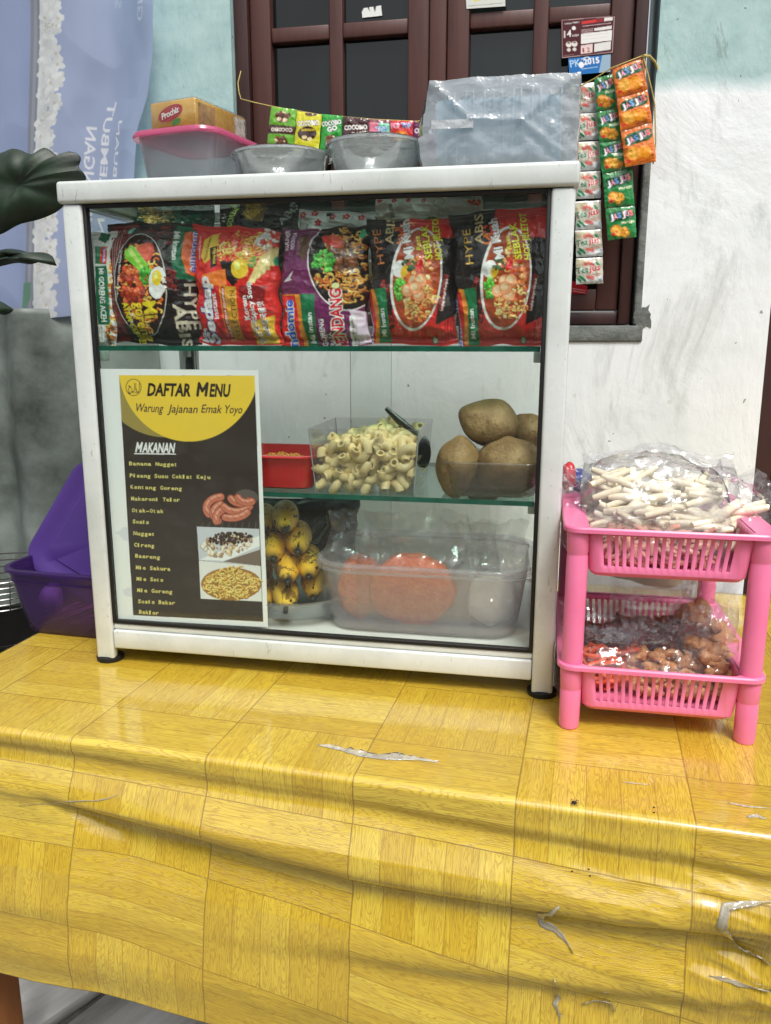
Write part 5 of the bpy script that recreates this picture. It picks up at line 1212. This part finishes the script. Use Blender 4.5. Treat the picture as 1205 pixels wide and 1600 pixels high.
def cheese():
    t = thing('cheese_box', 'small gold cheese carton wrapped in cellophane lying on the pink lid', 'carton', (-.153, .128, ZT+.0629), rad(-14))
    m_gold = M('gold_card', (214, 170, 70), .25, .5, .1, 30, c2=(176, 130, 44), coat=.6, metal=.15)
    box('carton_body', m_gold, t, -.029, .029, -.045, .045, 0, .0285, .0012)
    m = M('carton_red_print', (170, 30, 34), .3); mw = M('carton_white_print', (236, 232, 224), .35)
    def oval(cx, cz, rx, rz, y, mat, rot=.25, name='print'):
        bm = bmesh.new(); vs = []
        for k in range(28):
            a = 2*pi*k/28; x, z = rx*cos(a), rz*sin(a); vs.append(bm.verts.new((cx+x*cos(rot)-z*sin(rot), y, cz+x*sin(rot)+z*cos(rot))))
        bm.faces.new(vs); r = bmesh.ops.extrude_face_region(bm, geom=bm.faces[:]); [setattr(v, 'co', v.co+Vector((0, .0002, 0))) for v in r['geom'] if isinstance(v, bmesh.types.BMVert)]
        ob_from_bm(name, bm, mat, t)
    oval(-.003, .0165, .0165, .0072, -.0454, m); oval(.004, .0075, .006, .0028, -.0453, M('carton_green_print', (60, 130, 50), .3), .3)
    c = bpy.data.curves.new('lettering', 'FONT'); c.body = 'Prochiz'; c.size = .0086; c.offset = .0002; c.extrude = .0001; c.align_x = 'CENTER'; c.shear = .2; c.resolution_u = 3; c.space_character = .9
    o = bpy.data.objects.new('lettering', c); me = bpy.data.meshes.new_from_object(o); bpy.data.objects.remove(o); me.materials.append(mw)
    lo = link(bpy.data.objects.new('lettering', me), t); lo.rotation_euler = (pi/2, rad(-14), 0); lo.location = (-.003, -.0457, .0137)
    box('side_label', M('side_print', (180, 140, 84), .3, .5, .3, 120), t, .0291, .0295, -.040, -.012, .004, .025)
    box('side_label', M('side_white', (214, 208, 196), .3, .5, .3, 160), t, .0291, .0295, .024, .043, .003, .026)
    bm = bmesh.new(); bx(bm, -.0298, .0302, -.0462, .0458, .0, .0297, .002, 2); ob_from_bm('cellophane', bm, film('cellophane_wrap', (252, 252, 252), .03, (230, 230, 230), .05, 160, .002, gloss=1.6), t, sm=rad(60))
cheese()
def deli(label, x, y, r, h):
    t = thing('deli_bowl', label, 'plastic bowl', (x, y, ZT)); n = 72
    bm = bmesh.new(); lathe(bm, [(0, .0008), (r*.74, .0), (r*.80, .003), (r*.93, h*.8), (r*.95, h*.86), (r*1.0, h*.88), (r*1.0, h*.9), (r*.94, h*.9), (r*.91, h*.8), (r*.78, .004), (0, .0016)], n)
    ob_from_bm('bowl_body', bm, m_cup, t, sm=rad(35))
    bm = bmesh.new(); lathe(bm, [(0, h*.97), (r*.80, h*.97), (r*.83, h*1.0), (r*.92, h*1.0), (r*.97, h*.95), (r*1.03, h*.94), (r*1.03, h*.86), (r*1.015, h*.86), (r*1.015, h*.925), (r*.96, h*.935), (r*.9, h*.985), (r*.84, h*.985), (r*.81, h*.955), (0, h*.955)], n)
    for v in bm.verts: 
        if v.co.z > h*.95 and v.co.xy.length < r*.9: v.co.z += .0006*sin(v.co.x*300)
    ob_from_bm('lid', bm, m_cup, t, sm=rad(35))
deli('shallow round clear bowl with lid beside the pink lidded container', -.0395, .066, .050, .030)
deli('round clear bowl with lid next to the big plastic bag on top', .0575, .060, .048, .035)
def bigbag():
    t = thing('plastic_bag_pack', 'big milky plastic bag full of stacked trays on the top right of the cabinet', 'plastic bag', (.180, .085, ZT), rad(2))
    Wd, Dp, Hh = .132, .125, .076
    bm = bmesh.new(); bmesh.ops.create_cube(bm, size=1); bmesh.ops.subdivide_edges(bm, edges=bm.edges[:], cuts=30, use_grid_fill=True)
    from mathutils import noise as mn
    for v in bm.verts:
        a = v.co*2; q = Vector((v.co.x*Wd, v.co.y*Dp, v.co.z*Hh)); n_ = Vector((a.x if abs(a.x) > .99 else 0, a.y if abs(a.y) > .99 else 0, a.z if abs(a.z) > .99 else 0))
        f = (1-a.x**4)*(1-a.z**4) if abs(a.y) > .99 else ((1-a.y**4)*(1-a.z**4) if abs(a.x) > .99 else (1-a.x**4)*(1-a.y**4))
        if a.x < -.45: q.y *= 1-.16*(-a.x-.45); 
        if a.x < -.99: q.x -= .012*max(0, 1-a.z*a.z)*(1-a.y*a.y*.5)*(1.0 if a.z < .3 else .8)+.004*(a.z < -.2)
        w_ = .0016*(1-2*abs(mn.noise(q*30+Vector((3, 0, 0)))))+.0008*(1-2*abs(mn.noise(q*85)))
        if a.y < -.99:
            for (ax_, az_, bx_, bz_, am) in ((-1, 1, -.45, .12, .0030), (-1, -1, -.45, .05, .0022), (-.45, .08, .2, .06, .0018), (1, 1, .25, .05, .0022), (1, -1, .25, .05, .0022), (-.1, -.9, .25, .05, .0014), (.2, -.8, .8, .1, .0012)):
                p_ = Vector((a.x, a.z)); A_ = Vector((ax_, az_)); B_ = Vector((bx_, bz_)); d_ = B_-A_; k = max(0, min(1, (p_-A_).dot(d_)/d_.length_squared)); e = (p_-A_-d_*k).length
                q.y -= am*math.exp(-(e/.045)**2)
        q += n_.normalized()*(w_+.002*f) if n_.length else Vector((0, 0, 0))
        q.z += Hh/2
        if a.z < -.99: q.z = .0005
        v.co = q
    ob_from_bm('bag_film', bm, film('milky_bag_film', (242, 248, 252), .36, (236, 243, 248), .16, 70, .0022, gloss=2.4, streak=None), t, sm=rad(35))
    bm = bmesh.new(); bx(bm, -.064, -.026, -.0685, -.0678, .034, .0415); ob_from_bm('tape', bm, film('shiny_tape', (245, 245, 245), .5, (240, 244, 246), .08, 120, .002, gloss=4), t)
    m = film('bluish_tray', (226, 244, 250), .75, (222, 240, 248), .2, 60, .001, gloss=2)
    for k in range(13):
        bm = bmesh.new(); x = -.062+k*.0086
        loft(bm, [(.054, .092, .006, 0), (.060, .100, .008, .009), (.070, .112, .010, .0105), (.070, .112, .010, .0113), (.059, .099, .008, .0105), (.052, .090, .006, .001)], 4)
        for v in bm.verts: v.co = Vector((v.co.z, v.co.y, v.co.x*.98))
        o = ob_from_bm('tray', bm, m, t, sm=rad(35)); o.location = (x, .0, .0370); o.rotation_euler = (0, rad(random.uniform(-4, 4)), 0)
bigbag()

# ---------------------------------------------------------------- pink two-tier rack with snack bags
def rack():
    mp, nt, N, L, p = newmat('pink_plastic'); p.inputs['Base Color'].default_value = C4(230, 120, 160)
    L.new(ramp(nt, noise_node(nt, coords(nt), 12, 3), [(.3, C4(220, 110, 150)), (.7, C4(232, 126, 166))]), p.inputs['Base Color'])
    p.inputs['Roughness'].default_value = .33; p.inputs['Subsurface Weight'].default_value = .2; p.inputs['Subsurface Radius'].default_value = (.012, .004, .005); p.inputs['Subsurface Scale'].default_value = .6
    bump(nt, noise_node(nt, coords(nt), 300, 2), p, .00006)
    x0, x1, y0, y1 = .2635, .4165, -.0545, .150
    cx, cy = (x0+x1)/2, (y0+y1)/2
    t = thing('pink_rack', 'two-tier pink plastic basket rack standing right of the cabinet', 'rack', (cx, cy, 0))
    hx, hy = (x1-x0)/2, (y1-y0)/2
    for sx_ in (-1, 1):
        for sy_ in (-1, 1):
            bm = bmesh.new(); r = .0095
            lathe(bm, [(0, 0), (r*.72, 0), (r*.92, .002), (r*.98, .006), (r*1.0, .0385), (r*.97, .0392), (r*.97, .0400), (r*1.0, .0407), (r*1.08, .058), (r*1.05, .0605), (0, .0605)], 32)
            lathe(bm, [(0, .0655), (r*1.0, .0655), (r*.99, .165), (r*.94, .1665), (r*.94, .1675), (r*1.01, .169), (r*1.07, .1885), (0, .1885)], 32)
            o = ob_from_bm('leg', bm, mp, t, sm=rad(30)); o.location = (sx_*hx, sy_*hy, 0)
            o.rotation_euler = (0, 0, 0)
    def basket(zt, dep):
        # perimeter stations at slot edges; quads skipped where a slot is
        W_, D_, r_ = 2*hx-.0135, 2*hy+.017, .009
        def sect(w_, d_, r):
            P = []; nS = 17
            def straight(a, b, n, m0):
                a = Vector(a); b = Vector(b); L_ = (b-a).length; e = m0/L_; out = [(a, 0)]
                for k in range(n):
                    u0 = e+(1-2*e)*(k)/n; u1 = u0+(1-2*e)/n*.52; out.append((a.lerp(b, u0), 1)); out.append((a.lerp(b, u1), 0))
                return out
            def arc(cx_, cy_, a0):
                return [(Vector((cx_+r*cos(a0+pi/2*k/6), cy_+r*sin(a0+pi/2*k/6))), 0) for k in range(6)]
            w2, d2 = w_/2, d_/2
            P += straight((-w2+r, -d2), (w2-r, -d2), nS, .004); P += arc(w2-r, -d2+r, -pi/2)
            P += straight((w2, -d2+r), (w2, d2-r), 20, .006); P += arc(w2-r, d2-r, 0)
            P += straight((w2-r, d2), (-w2+r, d2), nS, .004); P += arc(-w2+r, d2-r, pi/2)
            P += straight((-w2, d2-r), (-w2, -d2+r), 20, .006); P += arc(-w2+r, -d2+r, pi)
            return P
        bm = bmesh.new(); zs = [zt-.0008, zt-.0065, zt-dep+.010, zt-dep+.004, zt-dep]; fr = [1, .995, .955, .945, .90]
        rings = []; flags = None
        for z, f in zip(zs, fr):
            S = sect(W_*f, D_*(1-(1-f)*.8), r_); flags = [q[1] for q in S]; rings.append([bm.verts.new((q[0].x, q[0].y, z)) for q in S])
        m = len(flags)
        for j in range(4):
            for k in range(m):
                if j == 1 and flags[k]: continue
                bm.faces.new((rings[j][k], rings[j][(k+1) % m], rings[j+1][(k+1) % m], rings[j+1][k]))
        bm.faces.new(rings[-1])
        o = ob_from_bm('basket', bm, mp, t, sm=rad(35)); s_ = o.modifiers.new('t', 'SOLIDIFY'); s_.thickness = .0022; s_.offset = -1
        bm = bmesh.new(); Wo, Do = 2*hx+.026, 2*hy+.026
        loft(bm, [(W_-.001, D_-.001, r_, zt), (Wo-.002, Do-.002, .014, zt+.0006), (Wo, Do, .015, zt-.0008), (Wo, Do, .015, zt-.0042), (Wo-.0045, Do-.0045, .013, zt-.0045), (Wo-.0045, Do-.0045, .013, zt-.0018), (W_-.001, D_-.001, r_, zt-.0022)], 8, False, False)
        rings_ = bm.verts[:]; 
        o = ob_from_bm('basket_rim', bm, mp, t, sm=rad(30))
    basket(.0650, .045); basket(.1925, .045)
rack()
GT = 'bags of crackers and snacks heaped in the upper pink basket'; GL = 'small snack bags in the lower pink basket'
m_kr = M('pale_cracker_sticks', (240, 234, 214), .6, .35, .08, 60, 200, .0006, c2=(230, 216, 180)); m_kp = M('pink_snack', (206, 150, 130), .6, .35, .2, 80); m_kb = M('brown_snack', (158, 104, 72), .7, .3, .3, 110, 260, .002, c2=(84, 48, 34), detail=7)
m_ko = M('orange_fried_strips', (222, 96, 40), .5, .45, .2, 80, c2=(176, 52, 20)); m_kt = M('tan_fried_bits', (222, 172, 118), .7, .3, .3, 130, 260, .002, c2=(172, 112, 68), detail=7)
zb = .1500
snack_bag('big clear bag of pale cracker sticks heaped in front in the upper basket', 'snack bag', (.337, -.010, zb+.018), .140, .108, .075, (rad(-50), rad(4), rad(3)), 101, f_sticks(.036, .0034, 190, ang=.15, bend=.03), m_kr, name='snack_bag', neck=.95, group=GT, cr_=.007, fin=.18, mat=film('cloudy_film', (250, 250, 250), .13, (240, 240, 240), .12, 40, .003, gloss=2.4, streak=22))
snack_bag('clear bag of pinkish rings lying at the bottom of the upper basket', 'snack bag', (.338, -.012, zb-.0005), .120, .052, .070, (rad(-10), 0, 0), 103, f_sticks(.020, .0030, 260, bend=.25), m_kp, neck=.95, group=GT, cr_=.004)
snack_bag('bulging clear bag with yellowish crackers at the back of the upper basket', 'snack bag', (.352, .065, zb+.012), .150, .098, .070, (rad(-38), rad(-5), rad(-6)), 107, f_blobs(.010, .016, 34, .15), m_kr, neck=.95, group=GT, cr_=.008)
snack_bag('crumpled clear bag at the left edge of the upper basket against the cabinet', 'snack bag', (.292, .035, zb+.010), .078, .085, .055, (rad(-35), rad(-18), rad(20)), 109, f_blobs(.007, .010, 14, .15), m_kr, neck=1.0, group=GT, cr_=.008)
snack_bag('clear bag folding over the right rim of the upper basket', 'snack bag', (.392, .000, zb+.026), .070, .078, .045, (rad(-48), rad(26), rad(-15)), 113, f_sticks(.04, .0038, 16, ang=1.2, bend=.05), m_kr, neck=1.0, group=GT, cr_=.007)
# small red and blue pieces of packaging behind at the left
o = lump('red_jar', M('red_cap_plastic', (190, 30, 44), .3, coat=.3), U(888, 745, y=.10), .008, .012, .016, 9, .1); tag(o, 'red plastic jar top showing between the cabinet post and the upper basket bags', 'jar')
o = lump('blue_jar', M('blue_cap_plastic', (28, 50, 140), .3, coat=.3), U(905, 750, y=.11), .014, .012, .012, 10, .1); tag(o, 'dark blue plastic jar behind the crumpled bag by the cabinet post', 'jar')
zb = .0235
snack_bag('bag of dark brown chips at the back left of the lower basket', 'snack bag', (.300, .045, zb), .085, .070, .045, (rad(-30), 0, rad(10)), 121, f_blobs(.004, .008, 90, .3), m_kb, neck=.9, group=GL, cr_=.004)
snack_bag('bag of brown fried noodles in the middle back of the lower basket', 'snack bag', (.345, .040, zb+.006), .090, .082, .045, (rad(-25), 0, rad(-4)), 123, f_sticks(.014, .0022, 240, bend=.3), m_kb, neck=.9, group=GL, cr_=.004)
snack_bag('bag of bright orange strips at the front left of the lower basket', 'snack bag', (.300, -.018, zb), .086, .066, .050, (rad(-40), 0, rad(6)), 125, f_sticks(.022, .0026, 190, ang=.2, bend=.25), m_ko, neck=.95, group=GL, cr_=.003)
snack_bag('bag of tan crumbs at the front centre of the lower basket', 'snack bag', (.347, -.026, zb), .080, .072, .045, (rad(-28), 0, rad(-5)), 127, f_blobs(.004, .0075, 90, .3), m_kt, neck=.9, group=GL, cr_=.006)
snack_bag('bag of tan nuggets at the front right of the lower basket', 'snack bag', (.382, -.022, zb), .056, .086, .045, (rad(-14), rad(4), rad(-12)), 129, f_blobs(.005, .009, 60, .3), m_kt, neck=.9, group=GL, cr_=.006)
snack_bag('bag of brown nuggets standing tallest at the right rear of the lower basket', 'snack bag', (.388, .030, zb+.014), .060, .092, .045, (rad(-8), rad(6), rad(-12)), 131, f_blobs(.007, .011, 34, .3), m_kt, neck=.8, group=GL, cr_=.005)
snack_bag('bag of dark brown lumps wedged between the noodle bag and the tall bag', 'snack bag', (.372, .018, zb+.004), .046, .070, .038, (rad(-16), 0, rad(-20)), 133, f_blobs(.006, .009, 34, .3), m_kb, neck=.9, group=GL, cr_=.004)
# clear tray resting behind under the upper basket
t = thing('clear_tray', 'long clear lidded tray with pale food behind the pink rack', 'tray', (.345, .235, 0.0003))
bm = bmesh.new(); tub(bm, .15, .11, .17, .13, .105, .02, .025, .0012, .004, .003); ob_from_bm('tray_body', bm, m_cup, t, sm=rad(40))
lump('contents', m_kr, (.02, 0, .075), .05, .03, .02, 21, .15, parent=t)

# ---------------------------------------------------------------- purple box, wire basket and pot at the left
pb = thing('purple_box', 'purple translucent plastic box left of the cabinet with its lid stuck in upright', 'plastic box', (-.315, .125, .0004), rad(-3))
m_pur = film('purple_plastic', (176, 140, 206), .36, (92, 62, 132), .25, None, gloss=1.2); m_lid = M('purple_lid', (76, 52, 124), .4, .4, .08, 15)
bm = bmesh.new(); tub(bm, .140, .120, .172, .150, .085, .022, .028, .0015, .004, .004); ob_from_bm('box_body', bm, m_pur, pb, sm=rad(40))
bm = bmesh.new(); loft(bm, [(.164, .142, .026, .066), (.168, .146, .027, .068), (.168, .146, .027, .072), (.165, .143, .026, .074)], 8, False, False); ob_from_bm('rib', bm, m_pur, pb, sm=rad(40))
# upright lid, leaning: local box then rotated
def lidobj():
    bm = bmesh.new(); loft(bm, [(.160, .160, .028, 0), (.160, .160, .028, .004), (.148, .148, .022, .0045), (.132, .132, .020, .0015), (.112, .112, .016, .0015), (.108, .108, .015, .003), (.001, .001, .0004, .003)], 8)
    o = ob_from_bm('lid', bm, m_lid, pb, sm=rad(35))
    o.rotation_euler = (rad(78), rad(30), rad(4)); o.location = (.006, .012, .105)
lidobj()
bm = bmesh.new(); r = random.Random(5)
for i in range(46):
    a = Vector((r.uniform(-.055, .055), r.uniform(-.05, -.005), r.uniform(.006, .022))); d = Vector((.034, r.uniform(-.01, .01), .014)); tube(bm, [a-d*.5, a+d*.5], .0016, 5)
o = ob_from_bm('skewers', bm, M('pink_skewers', (206, 140, 160), .5), pb); o['kind'] = 'stuff'
lump('white_roll', M('white_roll', (226, 216, 222), .6), (-.042, -.038, .038), .014, .014, .020, 31, .1, parent=pb)
wb = thing('wire_basket', 'dark round wire draining basket at the left edge behind the purple box', 'wire basket', U(0, 900, y=.22), 0)
m_wire = M('dark_steel_wire', (120, 120, 118), .3, .5, metal=.8)
for k in range(6):
    bm = bmesh.new(); R = .085-.004*k; z = .012-.009*k
    tube(bm, [(R*cos(a), R*sin(a), z) for a in np.linspace(0, 2*pi, 40, endpoint=False)], .0011, 5, closed=True); ob_from_bm('wire_ring', bm, m_wire, wb, sm=rad(60))
for k in range(16):
    a = 2*pi*k/16; bm = bmesh.new(); tube(bm, [(.086*cos(a), .086*sin(a), .013), (.066*cos(a), .066*sin(a), -.034), (.03*cos(a), .03*sin(a), -.044)], .0008, 5); ob_from_bm('wire', bm, m_wire, wb)
pot = thing('black_pot', 'black cooking pot under the wire basket at the left edge', 'pot', (U(0, 900, y=.22).x, .22, -.16))
bm = bmesh.new(); lathe(bm, [(0, 0), (.082, 0), (.092, .012), (.094, .100), (.098, .104), (.098, .108), (.090, .106), (.088, .014), (0, .006)], 48); ob_from_bm('pot_body', bm, M('sooty_black', (20, 19, 18), .5, .4, .2, 20), pot, sm=rad(40))
bm = bmesh.new(); tube(bm, [(.092, -.02, .085), (.112, -.018, .088), (.112, .018, .088), (.092, .02, .085)], .004, 8); ob_from_bm('handle', bm, M('pot_handle', (18, 18, 18), .5), pot, sm=rad(50))
st = thing('side_stand', 'low dark side stand carrying the black pot', 'stand', (-.66, .24, -.75))
m_st = M('dark_stand', (30, 28, 25), .7, .3); box('stand_top', m_st, st, -.20, .20, -.14, .11, .56, .5895, .003)
for x in (-.14, .14):
    for y in (-.12, .09): box('leg', m_st, st, x-.015, x+.015, y-.015, y+.015, 0, .5597)

# ---------------------------------------------------------------- plant at the left
def plant():
    m, nt, N, L, p = newmat('dark_leaf'); v = coords(nt)
    L.new(ramp(nt, noise_node(nt, v, 25, 5), [(.3, C4(14, 24, 15)), (.7, C4(30, 50, 30))]), p.inputs['Base Color']); p.inputs['Roughness'].default_value = .5; bump(nt, noise_node(nt, v, 60, 4), p, .0008)
    D = .14
    base = U(-420, 420, y=D); t = thing('potted_plant', 'dark green plant with big lobed leaves reaching in from the left edge', 'plant', (base.x, base.y, -.75))
    def leaf(outline, mid, lbl=None, curl=.01):
        c = U(*mid, y=D)-t.location; P = [U(x, y, y=D)-t.location for x, y in outline]; bm = bmesh.new()
        rings = []
        for k in (1, .93, .75, .5, .25):
            rings.append([bm.verts.new(c.lerp(q, k)+Vector((0, curl*(k**2)*(1 if i % 2 else .6)-.003*sin(i*1.7)*k-.012*k*(1-k)*4, 0))) for i, q in enumerate(P)])
        n = len(P)
        for A_, B_ in zip(rings, rings[1:]):
            for i in range(n): bm.faces.new((A_[i], A_[(i+1) % n], B_[(i+1) % n], B_[i]))
        cvt = bm.verts.new(c)
        for i in range(n): bm.faces.new((rings[-1][i], rings[-1][(i+1) % n], cvt))
        o = ob_from_bm('leaf', bm, m, t, sm=rad(50)); s_ = o.modifiers.new('t', 'SOLIDIFY'); s_.thickness = .0008
        sb = o.modifiers.new('s', 'SUBSURF'); sb.levels = 1; sb.render_levels = 1
    S = 2.869; q = lambda L_: [(x/S, y/S) for x, y in L_]
    leaf(q([(-190, 800), (-150, 720), (-60, 690), (0, 665), (40, 655), (85, 665), (120, 690), (145, 668), (185, 650), (215, 665), (235, 695), (262, 680), (300, 668), (338, 680), (350, 710), (330, 740), (355, 755), (370, 785), (365, 810), (330, 830), (290, 850), (285, 890), (265, 930), (230, 955), (185, 975), (130, 985), (80, 1000), (40, 1020), (0, 1045), (-60, 1060), (-130, 1020), (-180, 930)]), (30, 290))
    leaf(q([(-120, 1210), (-60, 1150), (-10, 1110), (30, 1108), (90, 1118), (130, 1135), (180, 1122), (215, 1140), (240, 1172), (243, 1200), (225, 1170), (190, 1160), (150, 1182), (110, 1186), (60, 1172), (20, 1185), (-40, 1200), (-90, 1230)]), (15, 400))
    leaf(q([(-60, 1340), (-10, 1345), (20, 1368), (45, 1385), (30, 1410), (0, 1415), (-50, 1400)]), (-3, 480))
    bm = bmesh.new(); B = Vector((0, 0, .06))
    for mid in ((-40, 320), (-40, 405), (-15, 480)):
        e = U(*mid, y=D+.004)-t.location; tube(bm, [B, B.lerp(e, .5)+Vector((-.03, 0, .05)), e], [.006, .004, .0022], 8)
    ob_from_bm('stem', bm, M('plant_stem', (40, 60, 34), .6), t, sm=rad(60))
    bm = bmesh.new(); lathe(bm, [(0, 0), (.09, 0), (.12, .20), (.13, .20), (.13, .22), (.115, .22), (.11, .19), (0, .19)], 32); ob_from_bm('pot', bm, M('clay_pot', (120, 70, 48), .8), t, sm=rad(40))
plant()

# ---------------------------------------------------------------- boards under the table
m_board = M('whitewashed_board', (214, 214, 208), .8, .3, .2, 9, 60, .003, c2=(110, 106, 96), stretch=(1, .2, 1), detail=9)
m_board2 = M('grey_board', (150, 144, 132), .85, .3, .25, 9, 60, .003, c2=(64, 58, 50), stretch=(1, .2, 1), detail=9)
def board(label, x, y, z, L_, W_, T_, rot, mat):
    t = tag(box('board', mat, None, -W_/2, W_/2, -L_/2, L_/2, 0, T_, .002), label, 'board', 'old boards lying under the table'); t.location = (x, y, z); t.rotation_euler = rot
board('wide pale board under the table nearest the wooden leg', -.52, .40, -.7495, .75, .17, .022, (0, 0, rad(-28)), m_board)
board('wide pale board in the middle of the pile under the table', -.31, .38, -.7495, .70, .19, .020, (0, 0, rad(-24)), m_board)
board('narrow light batten lying across on top of the pale boards', -.20, .34, -.7285, .50, .026, .020, (0, 0, rad(-30)), M('light_batten', (170, 162, 146), .7, .3, .15, 8, stretch=(1, .2, 1)))
board('dark grey board at the right end of the pile', -.04, .42, -.7495, .70, .20, .018, (0, 0, rad(-62)), m_board2)

# ---------------------------------------------------------------- tears and a fly on the cloth
m_tear = film('torn_clear_vinyl', (252, 250, 240), .40, (250, 250, 240), .12, 90, .004, gloss=4.5)
def drape_pt(px, py):
    """a point on the cloth: cast the pixel ray at the real cloth mesh"""
    o = bpy.data.objects['tablecloth']; d = Vector(FWD*FPX+RIGHT*(px-602.5)+UP*(800-py)).normalized()
    ok, loc, nrm, _ = o.ray_cast(Vector(CAM), d); return (loc, nrm) if ok else (U(px, py, z=0.), Vector((0, 0, 1)))
def flap(label, pts, wd, seed, lift=.003):
    """pts: run of the tear; a thin curled lip of clear vinyl along it"""
    r = random.Random(seed); bm = bmesh.new(); n = len(pts); rows = []
    c0 = drape_pt(*pts[0])[0]
    for i, (x, y) in enumerate(pts):
        p, nn = drape_pt(x, y); q = pts[min(i+1, n-1)]; pq = pts[max(i-1, 0)]
        tdir = (drape_pt(*q)[0]-drape_pt(*pq)[0]).normalized(); s = nn.cross(tdir).normalized(); W_ = wd*sin(pi*(i+.35)/(n-.3))*r.uniform(.6, 1.3)
        rows.append([bm.verts.new(p+nn*(.0008+lift*k*k*r.uniform(.3, 1.2))+s*(W_*(k-.35))-c0) for k in (0, .25, .5, .75, 1)])
    for A_, B_ in zip(rows, rows[1:]):
        for k in range(4): bm.faces.new((A_[k], A_[k+1], B_[k+1], B_[k]))
    o = ob_from_bm('vinyl_tear', bm, m_tear, sm=rad(50)); o.location = c0; s_ = o.modifiers.new('t', 'SOLIDIFY'); s_.thickness = .0002
    tag(o, label, 'vinyl tear', 'tears in the clear vinyl layer of the tablecloth')
dg = bpy.context.evaluated_depsgraph_get(); bpy.context.view_layer.update()
c5t = lambda L_: [(600+x/1.992, 1050+y/1.992) for x, y in L_]; c4t = lambda L_: [(x/1.944, 980+y/1.944) for x, y in L_]
def dense(L_, k=3):
    out = []
    for a, b in zip(L_, L_[1:]): out += [(a[0]+(b[0]-a[0])*i/k, a[1]+(b[1]-a[1])*i/k) for i in range(k)]
    return out+[L_[-1]]
flap('long crinkled whitish tear along the table edge below the cabinet', dense([(497, 1166), (530, 1172), (560, 1180), (590, 1185), (625, 1186), (655, 1188), (685, 1193)], 4), .0085, 1, .002)
flap('curled triangular flap of clear vinyl on the front drape', dense(c5t([(545, 725), (515, 750), (483, 750), (490, 785), (530, 800), (560, 830), (590, 872)])), .006, 2)
flap('big torn edge curving at the right side of the drape', dense(c5t([(1204, 712), (1120, 715), (1060, 725), (1045, 790), (1070, 820), (1120, 860), (1160, 880), (1204, 905)])), .006, 3, .004)
flap('vertical split ending in a small lip at the bottom centre right', dense(c5t([(530, 950), (545, 1000), (530, 1030), (545, 1060), (548, 1092)])), .0035, 4)
flap('thin horizontal scratch in the drape at the left', dense(c4t([(60, 540), (160, 532), (240, 528), (300, 526), (340, 518), (362, 506)])), .0012, 5, .0005)
flap('short bright scratch on the drape right of centre', dense(c5t([(620, 1025), (660, 1020), (700, 1022), (720, 1050)])), .004, 6, .003)
flap('small lip of lifted vinyl at the lower right corner', dense(c5t([(1010, 945), (1060, 958), (1110, 975), (1204, 985)])), .0035, 7, .003)
flap('small grey scuff on the table edge at the far right', dense(c5t([(1130, 455), (1160, 452), (1190, 462)])), .004, 8, .0008)
flap('faint crack across the table top in front of the pink rack', dense(c5t([(740, 345), (780, 350), (825, 354)])), .0012, 9, .0004)
flap('faint brown crack on the table top near the right edge', dense(c5t([(1070, 410), (1120, 420), (1204, 428)])), .0012, 10, .0004)
def fly():
    p, nn = drape_pt(897, 1257); t = thing('fly', 'tiny dead black fly lying on the table edge', 'fly', p+nn*.0012); m = M('fly_black', (14, 12, 12), .4)
    lump('body', m, (0, 0, .0006), .0022, .0012, .0011, 1, .1, sub=2, parent=t)
    bm = bmesh.new()
    for k in range(6):
        s = -1 if k < 3 else 1; x = -.0012+.0012*(k % 3); tube(bm, [(x, s*.0006, .001), (x*1.5, s*.0022, .0022), (x*2, s*.0034, -.0004)], .00018, 4)
    ob_from_bm('legs', bm, m, t)
    for s in (-1, 1):
        bm = bmesh.new(); vs = [bm.verts.new((x, s*y, .0016)) for x, y in ((-.0004, .0003), (.0012, .0012), (.0036, .0022), (.0038, .0012), (.0014, .0003))]; bm.faces.new(vs); ob_from_bm('wing', bm, film('fly_wing', (190, 190, 190), .3, (120, 120, 120), .1, None), t)
fly()
r = random.Random(77)
for i, (x, y) in enumerate(((1022, 1262), (1022, 1270), (920, 1358), (922, 1368), (894, 1361))):
    p, nn = drape_pt(x, y); o = lump('crumb', M('dark_crumb', (24, 18, 14), .8) if i == 0 else bpy.data.materials['dark_crumb'], p+nn*.0003, .0008, .0008, .0005, i, .2, sub=2)
    tag(o, 'tiny dark speck of dirt on the front of the yellow cloth', 'speck', 'dark specks on the tablecloth')
